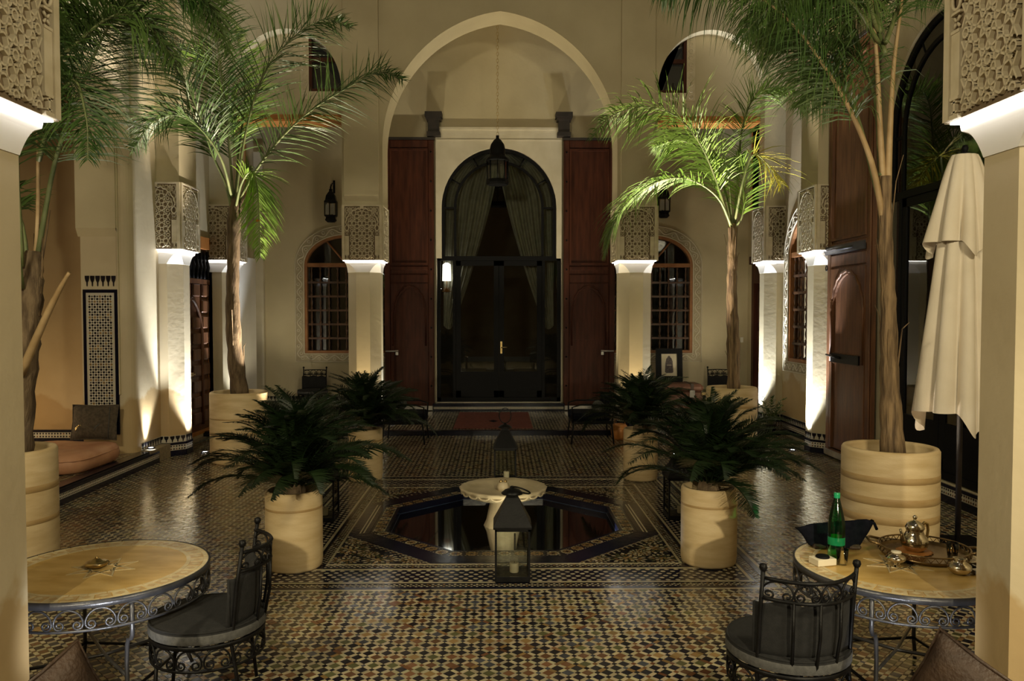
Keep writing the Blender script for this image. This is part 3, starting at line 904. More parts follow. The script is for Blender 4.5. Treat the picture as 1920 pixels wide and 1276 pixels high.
for x0, x1 in ((-5.0, -2.42), (2.46, 5.1)):
    b = MB(); skirt(b, (x0, 16.70), (x1, 16.70), (0, -1), .08)
    b.build('tiled_foot', MATS, wg)
for k, (x0, x1) in enumerate(((-1.50, -1.155), (1.17, 1.515))):
    b = MB()
    c = (x0+x1)/2
    b.box(x0, x1, 16.42, 16.70, 6.10, 6.20); b.box(x0+.025, x1-.025, 16.44, 16.70, 6.04, 6.10)
    b.box(x0+.06, x1-.06, 16.47, 16.70, 5.80, 6.04); b.box(x0+.035, x1-.035, 16.45, 16.70, 5.72, 5.80)
    b.build('pivot_block', M['wood_black'], wg)
b = MB(); b.box(-5.02, -4.84, 16.58, 16.70, .08, 5.4); b.build('pilaster', M['plaster_pale'], wg)
b = MB(); b.plate([(14.7, 0), (16.95, 0), (16.95, 8.2), (14.7, 8.2)], [], -5.5, -5.22, 'x'); struct(b.build('wall_gallery_left', M['plaster_pale']))
b = MB(); b.plate([(14.7, 0), (16.95, 0), (16.95, 8.2), (14.7, 8.2)], [[(15.1, .08), (16.35, .08), (16.35, 3.2), (15.1, 3.2)], [(15.55, 3.85), (16.3, 3.85), (16.3, 5.2), (15.55, 5.2)]], 5.22, 5.5, 'x'); struct(b.build('wall_gallery_right', M['plaster']))
b = MB(); b.box(-5.4, 5.4, 14.6, 17.0, 8.15, 8.35); struct(b.build('ceiling_gallery', M['plaster']))
# the unlit rooms beyond the openings
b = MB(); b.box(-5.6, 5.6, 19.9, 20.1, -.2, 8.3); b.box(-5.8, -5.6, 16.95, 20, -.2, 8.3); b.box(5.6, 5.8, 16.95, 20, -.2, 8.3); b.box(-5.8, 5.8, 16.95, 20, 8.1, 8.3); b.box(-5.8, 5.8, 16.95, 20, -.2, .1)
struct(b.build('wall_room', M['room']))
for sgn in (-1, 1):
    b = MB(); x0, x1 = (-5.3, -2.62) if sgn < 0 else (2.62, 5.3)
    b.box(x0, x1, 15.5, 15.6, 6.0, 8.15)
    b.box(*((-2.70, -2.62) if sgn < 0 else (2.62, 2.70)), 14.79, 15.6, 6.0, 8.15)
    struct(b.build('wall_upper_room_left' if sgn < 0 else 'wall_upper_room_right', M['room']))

# left: arched niche wall, rounded pier, niche with raised floor
out = [(1.2, 0), (7.3, 0)] + arch(9.1, 1.8, 4.2, 6.1)[::-1] + [(10.9, TOP), (1.2, TOP)]
b = MB(); b.plate(out, [], -5.63, -4.95, 'x')
wl = struct(b.build('wall_left', M['plaster']))
pl = [(-5.63, 10.9), (-5.12, 10.9)] + [(-5.12 + .17*math.sin(a), 11.07 - .17*math.cos(a)) for a in [PI/2*i/8 for i in range(1, 9)]] + [(-4.95, 11.78), (-5.63, 11.78)]
b = MB(); b.plate(pl, [], 0, TOP, 'z')
pier = struct(b.build('wall_pier', M['plaster_damp']))
b = MB(); b.box(-5.66, -5.13, 10.84, 10.90, 3.24, TOP)
b.add([(-5.66, 10.84, 3.24), (-5.13, 10.84, 3.24), (-5.13, 10.90, 3.13), (-5.66, 10.90, 3.13)], [(0,1,2,3)])
b.box(-5.13, -5.115, 10.87, 10.9, 1.0, TOP)
b.build('impost', M['plaster'], pier)
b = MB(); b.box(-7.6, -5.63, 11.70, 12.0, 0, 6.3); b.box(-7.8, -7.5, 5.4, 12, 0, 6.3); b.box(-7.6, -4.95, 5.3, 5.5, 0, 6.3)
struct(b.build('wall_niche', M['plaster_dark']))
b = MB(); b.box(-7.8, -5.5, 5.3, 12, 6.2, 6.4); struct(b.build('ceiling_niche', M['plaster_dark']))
b = MB(); b.box(-7.6, -4.80, 5.5, 11.72, 0, .195)
plat = struct(b.build('floor_niche', T_GROUT))
T = zellige(-7.4, -4.95, 5.6, 11.6, 0.1155, lambda x, y: not (x > -5.66 and y > 10.85))
stuff(quads_mesh('small_tiles', tile_quads(T, .199), [floor_colour(t) for t in T], MATS, plat))
b = MB(); b.box(-4.93, -4.79, 5.5, 11.0, .19, .203); b.box(-4.81, -4.79, 5.5, 11.0, .16, .20)
b.build('platform_nosing', T_NAVY, plat)
b = MB(); skirt(b, (-4.80, 5.5), (-4.80, 11.3), (1, 0), 0, False, .8); b.build('riser_tiles', MATS, plat)
b = MB(); skirt(b, (-7.4, 11.70), (-5.63, 11.70), (0, -1), .2, False, 1.05); b.build('tiled_foot', MATS, pier)
b = MB(); skirt(b, (-4.95, 11.1), (-4.95, 11.76), (1, 0), 0); b.build('tiled_foot', MATS, pier)
# mosaic panel on the pier
b = MB()
x0, x1, zb, zt = -5.60, -5.135, .46, 2.42
b.box(x0, x1, 10.880, 10.90, zb, zt, 6)
b.box(x0+.045, x1-.045, 10.876, 10.88, zb, zt-.045, 7)
pn = b.build('mosaic_panel', MATS, pier)
for i in range(6):
    b = MB(); w_ = (x1-x0-.04)/6
    merlon_row(b, (x0+.02+i*w_, 10.9), (x0+.02+(i+1)*w_, 10.9), zt+.04, .145, (0, -1), 1, 1, .012)
    b.build('merlon', MATS, pn)
T = zellige(x0+.085, x1-.085, zb+.03, zt-.09, 0.0705, None, .60)
def panel_colour(t):
    if t[4] == 1: return 7
    if t[4] == 2: return 1
    return 5 if (t[5] % 6 == 0 and R.random() < .8) or R.random() < .08 else 1
Q2 = tile_quads(T, 0, .01)
Q = np.stack([Q2[:,:,0], 10.874 - Q2[:,:,2], Q2[:,:,1]], 2)
stuff(quads_mesh('panel_tiles', Q, [panel_colour(t) for t in T], MATS, pn))
# side recesses between corner and side pillars
b = MB(); b.plate([(11.7, 0), (14.9, 0), (14.9, TOP), (11.7, TOP)], [[(12.44, .06), (14.24, .06), (14.24, 3.36), (12.44, 3.36)]], -5.30, -5.05, 'x')
wrl = struct(b.build('wall_recess_left', M['plaster']))
b = MB(); b.box(-5.3, -4.62, 11.72, 12.38, 3.99, TOP); b.build('pilaster', M['plaster'], wrl)
b = MB(); b.plate([(11.7, 0), (14.9, 0), (14.9, TOP), (11.7, TOP)], [arch_hole(13.0, .855, 1.27, 3.10, 3.76, 10, False)], 5.06, 5.30, 'x')
wrr = struct(b.build('wall_recess_right', M['plaster_damp']))
b = MB(); b.box(4.69, 5.35, 11.75, 12.41, 3.99, TOP); b.build('pilaster', M['plaster'], wrr)
b = MB(); skirt(b, (5.06, 12.35), (5.06, 14.2), (-1, 0), 0); b.build('tiled_foot', MATS, wrr)
b = MB(); skirt(b, (-5.05, 12.35), (-5.05, 12.44), (1, 0), 0); skirt(b, (-5.05, 14.24), (-5.05, 14.4), (1, 0), 0); b.build('tiled_foot', MATS, wrl)
# right: wall with the tall glazed arch
b = MB(); b.plate([(1.2, 0), (11.75, 0), (11.75, TOP), (1.2, TOP)], [arch_hole(9.0, 1.19, .22, 4.34, 5.52, 14, False)], 4.97, 5.30, 'x')
wr = struct(b.build('wall_right', M['plaster']))
b = MB(); skirt(b, (4.97, 6.2), (4.97, 10.35), (-1, 0), 0, False, 1.05); b.build('tiled_foot', MATS, wr)
b = MB(); b.box(5.3, 8.0, 6.4, 6.6, -.2, 6.4); b.box(5.3, 8.0, 11.5, 11.7, -.2, 6.4); b.box(7.9, 8.1, 6.4, 11.7, -.2, 6.4); b.box(5.3, 8.1, 6.4, 11.7, 6.3, 6.5); b.box(5.3, 8.1, 6.4, 11.7, -.2, .1)
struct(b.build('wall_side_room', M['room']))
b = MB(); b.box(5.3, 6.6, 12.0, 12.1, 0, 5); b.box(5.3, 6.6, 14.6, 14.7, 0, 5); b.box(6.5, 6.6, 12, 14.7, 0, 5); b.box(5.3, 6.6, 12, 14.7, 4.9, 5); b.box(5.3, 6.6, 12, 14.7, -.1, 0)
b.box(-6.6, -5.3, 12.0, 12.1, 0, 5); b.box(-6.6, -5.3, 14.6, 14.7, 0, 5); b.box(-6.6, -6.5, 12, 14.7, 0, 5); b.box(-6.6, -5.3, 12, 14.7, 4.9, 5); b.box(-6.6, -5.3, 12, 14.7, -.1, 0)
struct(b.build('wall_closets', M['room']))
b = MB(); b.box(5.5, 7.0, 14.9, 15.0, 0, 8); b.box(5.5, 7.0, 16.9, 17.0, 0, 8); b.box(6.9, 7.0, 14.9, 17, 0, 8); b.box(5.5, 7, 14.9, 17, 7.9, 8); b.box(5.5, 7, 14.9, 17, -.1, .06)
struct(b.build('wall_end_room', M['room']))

M['plaster_ground'] = mat('carved_border_ground', (0.36, 0.30, 0.20), (0.42, 0.36, 0.25), 9, 0.8)  # darker than the scroll, recess shade put into the colour
M['frame_wood'] = mat('cedar_window_frame', (0.22, 0.085, 0.024), (0.32, 0.135, 0.042), 5, 0.5, bump=0.1)
M['spindle'] = mat('dark_turned_cedar', (0.05, 0.022, 0.010), (0.10, 0.045, 0.018), 6, 0.4)
b = MB(); b.box(-8, 8, -5.4, -5.2, 0, TOP); struct(b.build('wall_front', M['plaster_dark']))
# ------------------------------------------------------------------ windows (local: x across, -y out of the wall, z up)
def spindle_mesh(h, r=.021):
    b = MB()
    prof = [(r*1.2, 0)]
    n = max(3, int(h/.285))
    for i in range(n):
        z = h*i/n; u = h/n
        for f, q in ((.05, 1.25), (.10, 1.25), (.14, .6), (.22, .55), (.34, .95), (.46, 1.12), (.58, .95), (.70, .55), (.80, .6), (.86, 1.0), (.92, 1.25), (.98, 1.25)):
            prof.append((r*q, z+u*f))
    prof.append((r*1.2, h))
    b.lathe(prof, 8)
    o = b.build('spindle', M['spindle']); me = o.data; bpy.data.objects.remove(o)
    return me
SPIN = {}
def arched_window(n, loc, rz, label, apex, wood):
    w = bpy.data.objects.new('window_%d' % n, None); COL.objects.link(w)
    w.location = loc; w.rotation_euler = (0, 0, rz)
    struct(w); w['label'] = label; w['category'] = 'window'
    A = lambda e: arch_hole(0, .855-e, 1.27+e, 3.10, apex-e, 10, False)
    # carved plaster border
    b = MB(); b.plate([(1.05, 1.09)] + arch(0, 1.05, 3.10, apex+.20, 12, False) + [(-1.05, 1.09)], [A(0)], -.022, 0.0, 'y')
    sr = b.build('carved_border', M['plaster_ground'], w)
    b = MB()
    cen = [(.955, 1.19 + (1.91)*i/12) for i in range(13)] + [(.955*math.cos(PI*i/16), 3.10 + (apex+.10-3.10)*math.sin(PI*i/16)) for i in range(1, 16)] + [(-.955, 3.10 - 1.91*i/12) for i in range(13)] + [(-.955 + 1.91*i/12, 1.18) for i in range(1, 12)]
    k = len(cen)
    wav = []
    for i in range(k):
        p, q, p0 = Vector((cen[i][0], cen[i][1], 0)), Vector((cen[(i+1) % k][0], cen[(i+1) % k][1], 0)), Vector((cen[i-1][0], cen[i-1][1], 0))
        t = (q-p0).normalized(); nn = Vector((-t.y, t.x, 0))
        for u in range(4):
            c = p.lerp(q, u/4)
            wav.append((c.x + nn.x*.05*math.sin((i+u/4)*PI), -.026, c.y + nn.y*.05*math.sin((i+u/4)*PI)))
        c = p.lerp(q, .5) - nn*(.028*(1 if i % 2 == 0 else -1))
        rr = [(c.x + .03*math.cos(a), -.03, c.y + .03*math.sin(a)) for a in [2*PI*j/6 for j in range(6)]]
        b.tube(rr, .009, 4, closed=True)
    b.tube(wav, 0.013, 4, closed=True)
    for off, zz in ((1.045, 1.095), (.865, 1.26)):
        pts = [(off, -.026, zz)] + [(x, -.026, z) for x, z in arch(0, off, 3.10, apex+(.195 if off > 1 else .01), 12, False)] + [(-off, -.026, zz)]
        b.tube(pts, .012, 4, closed=True)
    b.build('carved_scroll', M['plaster_pale'], sr)
    b = MB(); b.plate(A(0), [A(.055)], -.012, .11, 'y')
    b.box(-.80, .80, .0, .10, 3.06, 3.14)
    for a in (50, 90, 130):
        c, s = math.cos(math.radians(a)), math.sin(math.radians(a))
        L = min(.80/abs(c) if abs(c) > .1 else 9, (apex-3.15)/s*0.95)
        b.tube([(0, .05, 3.12), (L*c, .05, 3.12+L*s)], .026, 4)
    b.build('window_frame', wood, w)
    b = MB(); b.plate([(.80, 1.32)] + arch(0, .80, 3.10, apex-.05, 10, False) + [(-.80, 1.32)], [], .115, .12, 'y')
    b.build('pane', M['pane'], w)
    if 'a' not in SPIN: SPIN['a'] = spindle_mesh(1.74)
    for i in range(9):
        link('spindle', SPIN['a'], w, (-.72 + .18*i, .05, 1.32))
    for i in range(5):
        b = MB(); b.box(-.80, .80, .03, .07, 1.56 + .29*i, 1.60 + .29*i)
        b.build('rail', M['spindle'], w)
    return w
arched_window(1, (-3.17, 16.70, 0), 0, 'arched lattice window with white plaster border left of the glass door', 3.72, M['frame_wood'])
arched_window(2, (3.20, 16.70, 0), 0, 'arched lattice window with white plaster border above the framed picture', 3.72, M['frame_wood'])
arched_window(3, (5.06, 13.0, 0), -PI/2, 'arched lattice window between the two right hand pillars', 3.76, M['frame_wood'])
for n, sgn in ((4, -1), (5, 1)):
    x0, x1 = (-3.36, -2.70) if sgn < 0 else (2.70, 3.36)
    w = bpy.data.objects.new('window_%d' % n, None); COL.objects.link(w); struct(w)
    w['label'] = 'small dark upper window inside the %s side arch' % ('left' if sgn < 0 else 'right'); w['category'] = 'window'
    b = MB(); b.plate([(x0, 6.03), (x1, 6.03), (x1, 7.2), (x0, 7.2)], [[(x0+.05, 6.08), (x1-.05, 6.08), (x1-.05, 7.15), (x0+.05, 7.15)]], 14.39, 14.5, 'y')
    b.box(x0, x1, 14.40, 14.48, 6.56, 6.63)
    b.build('window_frame', M['wood_dark'], w)
    b = MB(); b.box(x0+.04, x1-.04, 14.485, 14.49, 6.06, 7.16); b.build('pane', M['pane'], w)
    b = MB()
    bx0, bx1 = (x0-.15, x0) if sgn < 0 else (x1, x1+.15)
    b.box(bx0, bx1, 14.375, 14.40, 5.89, 7.3); b.box(*((bx1, x1) if sgn < 0 else (x0, bx0)), 14.375, 14.40, 5.89, 6.03)
    bo = b.build('carved_border', M['gypsum'], w)
    b = MB()
    for i in range(11):
        c = ((bx0+bx1)/2, 5.96 + i*.115)
        b.tube([(c[0] + .04*math.cos(a), 14.37, c[1] + .04*math.sin(a)) for a in [2*PI*j/6 for j in range(6)]], .009, 4, closed=True)
    for i in range(6):
        cx = x0 + .06 + i*.11
        b.tube([(cx + .04*math.cos(a), 14.37, 5.96 + .04*math.sin(a)) for a in [2*PI*j/6 for j in range(6)]], .009, 4, closed=True)
    b.build('carved_scroll', M['gypsum'], bo)
    if sgn > 0:
        for i in range(3):
            tag(MB().lathe([(.03, 0), (.045, .05), (.045, .10), (.02, .14), (.02, .19)], 10, (2.93 + i*.12, 14.62, 6.08+.0)).build('jar', M['steel']), ['small jar on the upper right window ledge, nearest the arch', 'small jar on the upper right window ledge, middle of three', 'small jar on the upper right window ledge, farthest right of three'][i], 'jar', 'jars on the window ledge')
    b = MB(); b.box(x0, x1, 14.55, 14.75, 6.0, 6.08); b.build('window_ledge', M['wood_dark'], w)

# ------------------------------------------------------------------ doors
def iron_door(n, loc, rz, label, zb, zc):
    d = bpy.data.objects.new('door_%d' % n, None); COL.objects.link(d); struct(d)
    d.location = loc; d.rotation_euler = (0, 0, rz); d['label'] = label; d['category'] = 'door'
    hw, sp, ap = 1.185, 4.30, 5.51
    A = lambda e, z0: arch_hole(0, hw-e, z0, sp, ap-e, 14, False)
    b = MB(); b.plate(A(0, zc-.03), [A(.06, zc+.03)], -.03, .05, 'y'); b.build('arch_frame', M['black'], d)
    b = MB(); b.plate(A(.25, zc), [A(.30, zc+.05)], -.02, .04, 'y'); b.build('inner_arch', M['black'], d)
    b = MB()
    for a in (30, 62, 90, 118, 150):
        c, s = math.cos(math.radians(a)), math.sin(math.radians(a))
        b.tube([((hw-.28)*c, .01, sp + (ap-.28-sp)*s), ((hw-.03)*c, .01, sp + (ap-.03-sp)*s)], .022, 4)
    for sx in (-1, 1):
        b.box(min(sx*(hw-.28), sx*hw), max(sx*(hw-.28), sx*hw), -.01, .03, 4.27, 4.31)
    b.build('glazing_bar', M['black'], d)
    L = 1.285
    b = MB(); b.box(-L, L, -.035, .05, zc-.045, zc+.045); b.box(-L, -L+.07, -.035, .05, zb, zc); b.box(L-.07, L, -.035, .05, zb, zc); b.box(-L, L, -.035, .05, zb, zb+.08)
    b.box(-.96, -.90, -.03, .05, zb, zc); b.box(.90, .96, -.03, .05, zb, zc)
    b.build('door_frame', M['black'], d)
    for sx in (-1, 1):
        b = MB()
        x0, x1 = (0.005, .895) if sx > 0 else (-.895, -.005)
        b.box(x0, x0+.10, -.02, .03, zb+.085, zc-.05); b.box(x1-.10, x1, -.02, .03, zb+.085, zc-.05)
        b.box(x0, x1, -.02, .03, zb+.085, zb+.22); b.box(x0, x1, -.02, .03, zc-.15, zc-.05); b.box(x0+.05, x1-.05, -.015, .025, zb+.2, zb+.62)
        lf = b.build('door_leaf', M['black'], d)
        b = MB(); b.box(x0+.09, x1-.09, 0, .006, zb+.6, zc-.14); b.build('pane', M['pane'], lf)
        if sx > 0:
            b = MB(); b.box(.03, .07, -.035, -.02, zb+1.0, zb+1.25); b.tube([(.05, -.035, zb+1.13), (.05, -.07, zb+1.13), (.17, -.07, zb+1.13)], .011, 6)
            b.build('door_handle', M['brass'], lf)
        b = MB(); b.box(min(sx*.955, sx*1.22), max(sx*.955, sx*1.22), 0, .006, zb+.08, zc-.04); b.build('side_pane', M['pane'], d)
    b = MB(); b.plate(A(.05, zc+.02), [], .0, .006, 'y'); b.build('fanlight_pane', M['pane'], d)
    return d
iron_door(1, (0.005, 16.74, 0), 0, 'tall arched black iron glass door in the centre of the back wall', .26, 3.24)
iron_door(2, (5.03, 9.0, 0), -PI/2, 'tall arched black iron glass door in the right wall behind the parasol', .24, 3.56)
# curtains behind the glass
def curtain(name, label, loc, rz, sx):
    b = MB()
    nu, nv = 64, 26
    vs = []
    for j in range(nv+1):
        v = j/nv
        z = 5.45 - v*3.6
        inner = -.02 + .05*v if v < .12 else .0
        edge = .03 + .92*max(0, (v-.10)/.90)**1.25
        outer = 1.17 if z < 4.3 else max(.12, 1.17*math.sqrt(max(0.01, 1-((z-4.3)/1.2)**2)))
        edge = min(edge, outer-.04)
        for i in range(nu+1):
            u = i/nu
            x = edge + (outer-edge)*u
            dep = .05*math.sin(u*44 + 2*math.sin(v*3))*(0.5+.5*(1-u*.4)) + .015*math.sin(u*17+v*9)
            vs.append((sx*x, dep, z - .35*v*u*(1-u)))
    fs = [(j*(nu+1)+i, j*(nu+1)+i+1, (j+1)*(nu+1)+i+1, (j+1)*(nu+1)+i) for j in range(nv) for i in range(nu)]
    b.add(vs, fs, 0, True)
    o = b.build(name, M['curtain'], None, loc, (0, 0, rz))
    return tag(o, label, 'curtain')
curtain('curtain', 'grey curtain drawn to the left behind the central glass door', (0, 16.98, 0), 0, -1)
curtain('curtain', 'grey curtain drawn to the right behind the central glass door', (0, 16.98, 0), 0, 1)
curtain('curtain', 'dark curtain behind the far half of the right hand glass door', (5.28, 9.0, 0), -PI/2, -1)
curtain('curtain', 'dark curtain behind the near half of the right hand glass door, beyond the parasol', (5.28, 9.0, 0), -PI/2, 1)
# lit lamp in the room, seen through the left side pane
lm = thing('wall_lamp', 'lit white lamp in the dark room seen through the left door pane', 'lamp', (-1.09, 16.86, 2.78))
b = MB(); b.lathe([(.095, 0), (.092, .02), (.085, .34), (.03, .38)], 16); b.build('lamp_shade', emit('lit_lamp_shade', (1, .95, .85), 2.6), lm)
b = MB(); b.tube([(0, 0, .37), (0, 0, .48)], .008, 5); b.build('lamp_cord', M['black'], lm)
b = MB()
for k in range(7):
    a = PI*(k/6); b.tube([(0, -.05, -.22), (.09*math.cos(a), -.05, -.22+.10*math.sin(a))], [.02, .006], 5)
b.tube([(0, 0, -.2), (0, 0, 0.01)], .006, 4)
b.build('star_pendant', M['wood_warm'], lm)

def wooden_leaf(label, loc, rz, w, z0, h, m, strap, flip=1):
    t = thing('wooden_door', label, 'door', loc, rz)
    b = MB(); b.box(-w/2, w/2, 0, .06, z0, z0+h); b.build('door_board', m, t)
    # frame, rails
    def rail(x0, x1, za, zb, y=-.025):
        b = MB(); b.bbox(x0, x1, y, 0, za, zb, .012); return b.build('rail', m, t)
    s = w/2
    rail(-s, -s+.12, z0, z0+h); rail(s-.12, s, z0, z0+h)
    rail(-s+.12, s-.12, z0+h-.16, z0+h); rail(-s+.12, s-.12, z0+h*.52, z0+h*.52+.08); rail(-s+.12, s-.12, z0+h*.475, z0+h*.505)
    rail(-s+.12, s-.12, z0, z0+.10)
    for za, zb in ((z0+h*.54, z0+h-.18),):
        b = MB(); b.plate([(-s+.12, za), (s-.12, za), (s-.12, zb), (-s+.12, zb)], [[(-s+.16, za+.04), (s-.16, za+.04), (s-.16, zb-.04), (-s+.16, zb-.04)]], -.035, 0, 'y'); b.build('moulding', m, t)
    # wicket with a lobed arch head
    za = z0+.12; zs = z0+h*.36; hwk = s-.20
    b = MB(); b.plate([(-s+.13, za), (s-.13, za), (s-.13, z0+h*.47), (-s+.13, z0+h*.47)], [[(hwk, za)] + arch(0, hwk, zs, z0+h*.455, 10, True if h*.095 > hwk else False) + [(-hwk, za)]], -.03, 0, 'y'); b.build('wicket_frame', m, t)
    pts = [(x*1.0, -.034, z) for x, z in arch(0, hwk+.03, zs, z0+h*.462, 14, False)]
    pts = [(p[0]+.012*math.sin(i*2.2), p[1], p[2]+.012*math.cos(i*2.2)) for i, p in enumerate(pts)]
    b = MB(); b.tube([(hwk+.03, -.034, z0+h*.24)] + pts + [(-hwk-.03, -.034, z0+h*.24)], .020, 5); b.build('wicket_moulding', m, t)
    b = MB(); b.box(-hwk, hwk, -.02, 0, z0+h*.235, z0+h*.262); b.build('wicket_rail', m, t)
    b = MB(); b.box(-s-.01, s+.01, -.04, .065, z0-.001, z0+.085); b.build('tin_foot', M['tin'], t)
    b = MB(); b.box(-s-.01, s+.01, -.04, .065, z0+h, z0+h+.05); b.build('top_rail', M['wood_black'], t)
    if strap:
        b = MB(); b.box(-s-.03, s*.8, -.05, -.02, z0+h*.508, z0+h*.528); b.tube([(-s-.05, -.05, z0+h*.518), (s*.3, -.05, z0+h*.518)], .018, 6); b.build('sliding_bolt', M['steel'], t)
        b = MB(); b.box(-hwk, hwk*.85, -.045, -.02, z0+h*.238, z0+h*.26); b.tube([(-hwk*1.25, -.06, z0+h*.255), (-hwk*.3, -.06, z0+h*.25)], .014, 6); b.build('latch', M['iron'], t)
        b = MB(); b.tube([(-s+.02 + .03*math.cos(a), -.045, z0+h*.475 + .04*math.sin(a)) for a in [2*PI*i/10 for i in range(10)]], .008, 5, closed=True); b.build('ring_pull', M['iron'], t)
    else:
        b = MB(); b.tube([(flip*(s-.28), -.055, z0+1.22), (flip*(s-.02), -.055, z0+1.22)], .018, 6); b.box(min(flip*(s-.28), flip*(s-.22)), max(flip*(s-.28), flip*(s-.22)), -.06, -.02, z0+1.14, z0+1.24); b.build('latch', M['tin'], t)
        for k in range(9):
            b = MB(); b.lathe([(.02, 0), (.012, .018), (0, .022)], 8); o = b.build('stud', M['iron'], t, (-flip*(s-.06), -.025, z0+.5+k*.6), (PI/2, 0, 0))
    return t
wooden_leaf('dark red wooden door leaf folded against the wall left of the glass door', (-1.84, 16.56, 0), 0, 1.02, .10, 5.55, M['wood_dark'], False, -1)
wooden_leaf('dark red wooden door leaf folded against the wall right of the glass door', (1.87, 16.56, 0), 0, 1.06, .10, 5.55, M['wood_dark'], False, 1)
wooden_leaf('tall brown wooden door leaf with iron bolt against the right wall', (4.86, 11.04, 0), -PI/2, 1.36, .03, 5.75, M['wood'], True)
# panelled door in the left recess
d = bpy.data.objects.new('door_3', None); COL.objects.link(d); struct(d); d['label'] = 'brown panelled wooden door in the left recess behind the side pillar'; d['category'] = 'door'
d.location = (-5.05, 13.34, 0); d.rotation_euler = (0, 0, PI/2)
b = MB(); b.box(-.9, .9, .06, .12, .07, 3.35); b.build('door_board', M['wood'], d)
b = MB(); b.plate([(-.92, .06), (.92, .06), (.92, 3.40), (-.92, 3.40)], [[(-.82, .10), (.82, .10), (.82, 3.20), (-.82, 3.20)]], -.02, .10, 'y'); b.build('door_frame', M['wood_warm'], d)
for i in range(4):
    for j in range(9):
        x = -.615 + i*.41; z = .22 + j*.27
        if abs(x) < .5 and j < 8: continue
        b = MB(); b.bbox(x-.16, x+.16, .015, .06, z, z+.22, .03); b.build('raised_panel', M['wood'], d)
for j in range(8):
    for x in (-.22, .22):
        if j > 6: continue
        b = MB(); b.bbox(x-.17, x+.17, .025, .06, .22+j*.27, .42+j*.27, .03); b.build('raised_panel', M['wood'], d)
pts = [(x, .03, z) for x, z in arch(0, .45, 1.7, 2.35, 10, True)]
b = MB(); b.tube([(.45, .03, .2)] + pts + [(-.45, .03, .2)], .03, 5); b.build('lobed_arch', M['wood'], d)
b = MB(); b.box(-.82, .82, .02, .06, 2.60, 2.68); b.box(-.82, .82, .055, .06, 2.68, 3.18, 1); b.build('baluster_frame', [M['wood'], M['black']], d)  # black sheet behind the balusters stands for the dark opening
for i in range(10):
    b = MB(); b.lathe([(.03, 0), (.02, .08), (.045, .20), (.02, .32), (.03, .40), (.035, .48)], 8); b.build('baluster', M['iron'], d, (-.74 + i*.165, .03, 2.69))
b = MB(); b.box(-.3, -.05, -.005, .03, 1.06, 1.12); b.tube([(-.25, -.01, 1.09), (-.05, -.03, 1.09)], .012, 6); b.build('door_handle', M['brass'], d)
# doors in the right end of the gallery
d = bpy.data.objects.new('door_4', None); COL.objects.link(d); struct(d); d['label'] = 'dark timber door at the right end of the gallery'; d['category'] = 'door'
d.location = (5.22, 15.72, 0); d.rotation_euler = (0, 0, -PI/2)
b = MB(); b.plate([(-.64, .08), (.64, .08), (.64, 3.22), (-.64, 3.22)], [[(-.5, .08), (.5, .08), (.5, 2.7), (-.5, 2.7)]], -.03, .12, 'y'); b.box(-.72, .72, -.06, .12, 3.10, 3.26); b.build('door_frame', M['wood_dark'], d)
b = MB(); b.box(-.5, .5, .05, .09, .1, 2.7)
for z in (.3, 1.1, 1.9): b.bbox(-.4, .4, .02, .05, z, z+.65, .03)
b.build('door_leaf', M['wood_dark'], d)
d = bpy.data.objects.new('window_6', None); COL.objects.link(d); struct(d); d['label'] = 'dark upper opening at the right end of the gallery'; d['category'] = 'window'
d.location = (5.22, 15.92, 0); d.rotation_euler = (0, 0, -PI/2)
b = MB(); b.plate([(-.40, 3.83), (.40, 3.83), (.40, 5.22), (-.40, 5.22)], [[(-.33, 3.9), (.33, 3.9), (.33, 5.15), (-.33, 5.15)]], -.02, .12, 'y'); b.build('window_frame', M['wood_dark'], d)
b = MB(); b.box(-.33, .33, .06, .066, 3.9, 5.15); b.build('pane', M['pane'], d)
d = bpy.data.objects.new('door_5', None); COL.objects.link(d); struct(d); d['label'] = 'half open door at the left end of the gallery, whitened for its lit edge'; d['category'] = 'door'
d.location = (-4.90, 15.6, .08); d.rotation_euler = (0, 0, PI/2 - .15)
b = MB(); b.box(-.4, .4, -.02, .02, .0, 3.1); b.build('door_leaf', M['white'], d)  # white leaf stands in for a lit, reflecting glass edge
b = MB(); b.box(-.42, -.36, -.06, -.02, 1.0, 1.2); b.build('door_handle', M['brass'], d)
b = MB(); b.bbox(5.07, 5.13, 16.68, 16.70, 1.49, 1.60, .006); tag(b.build('light_switch', M['white']), 'small white light switch on the gallery wall beside the dark timber door', 'switch')
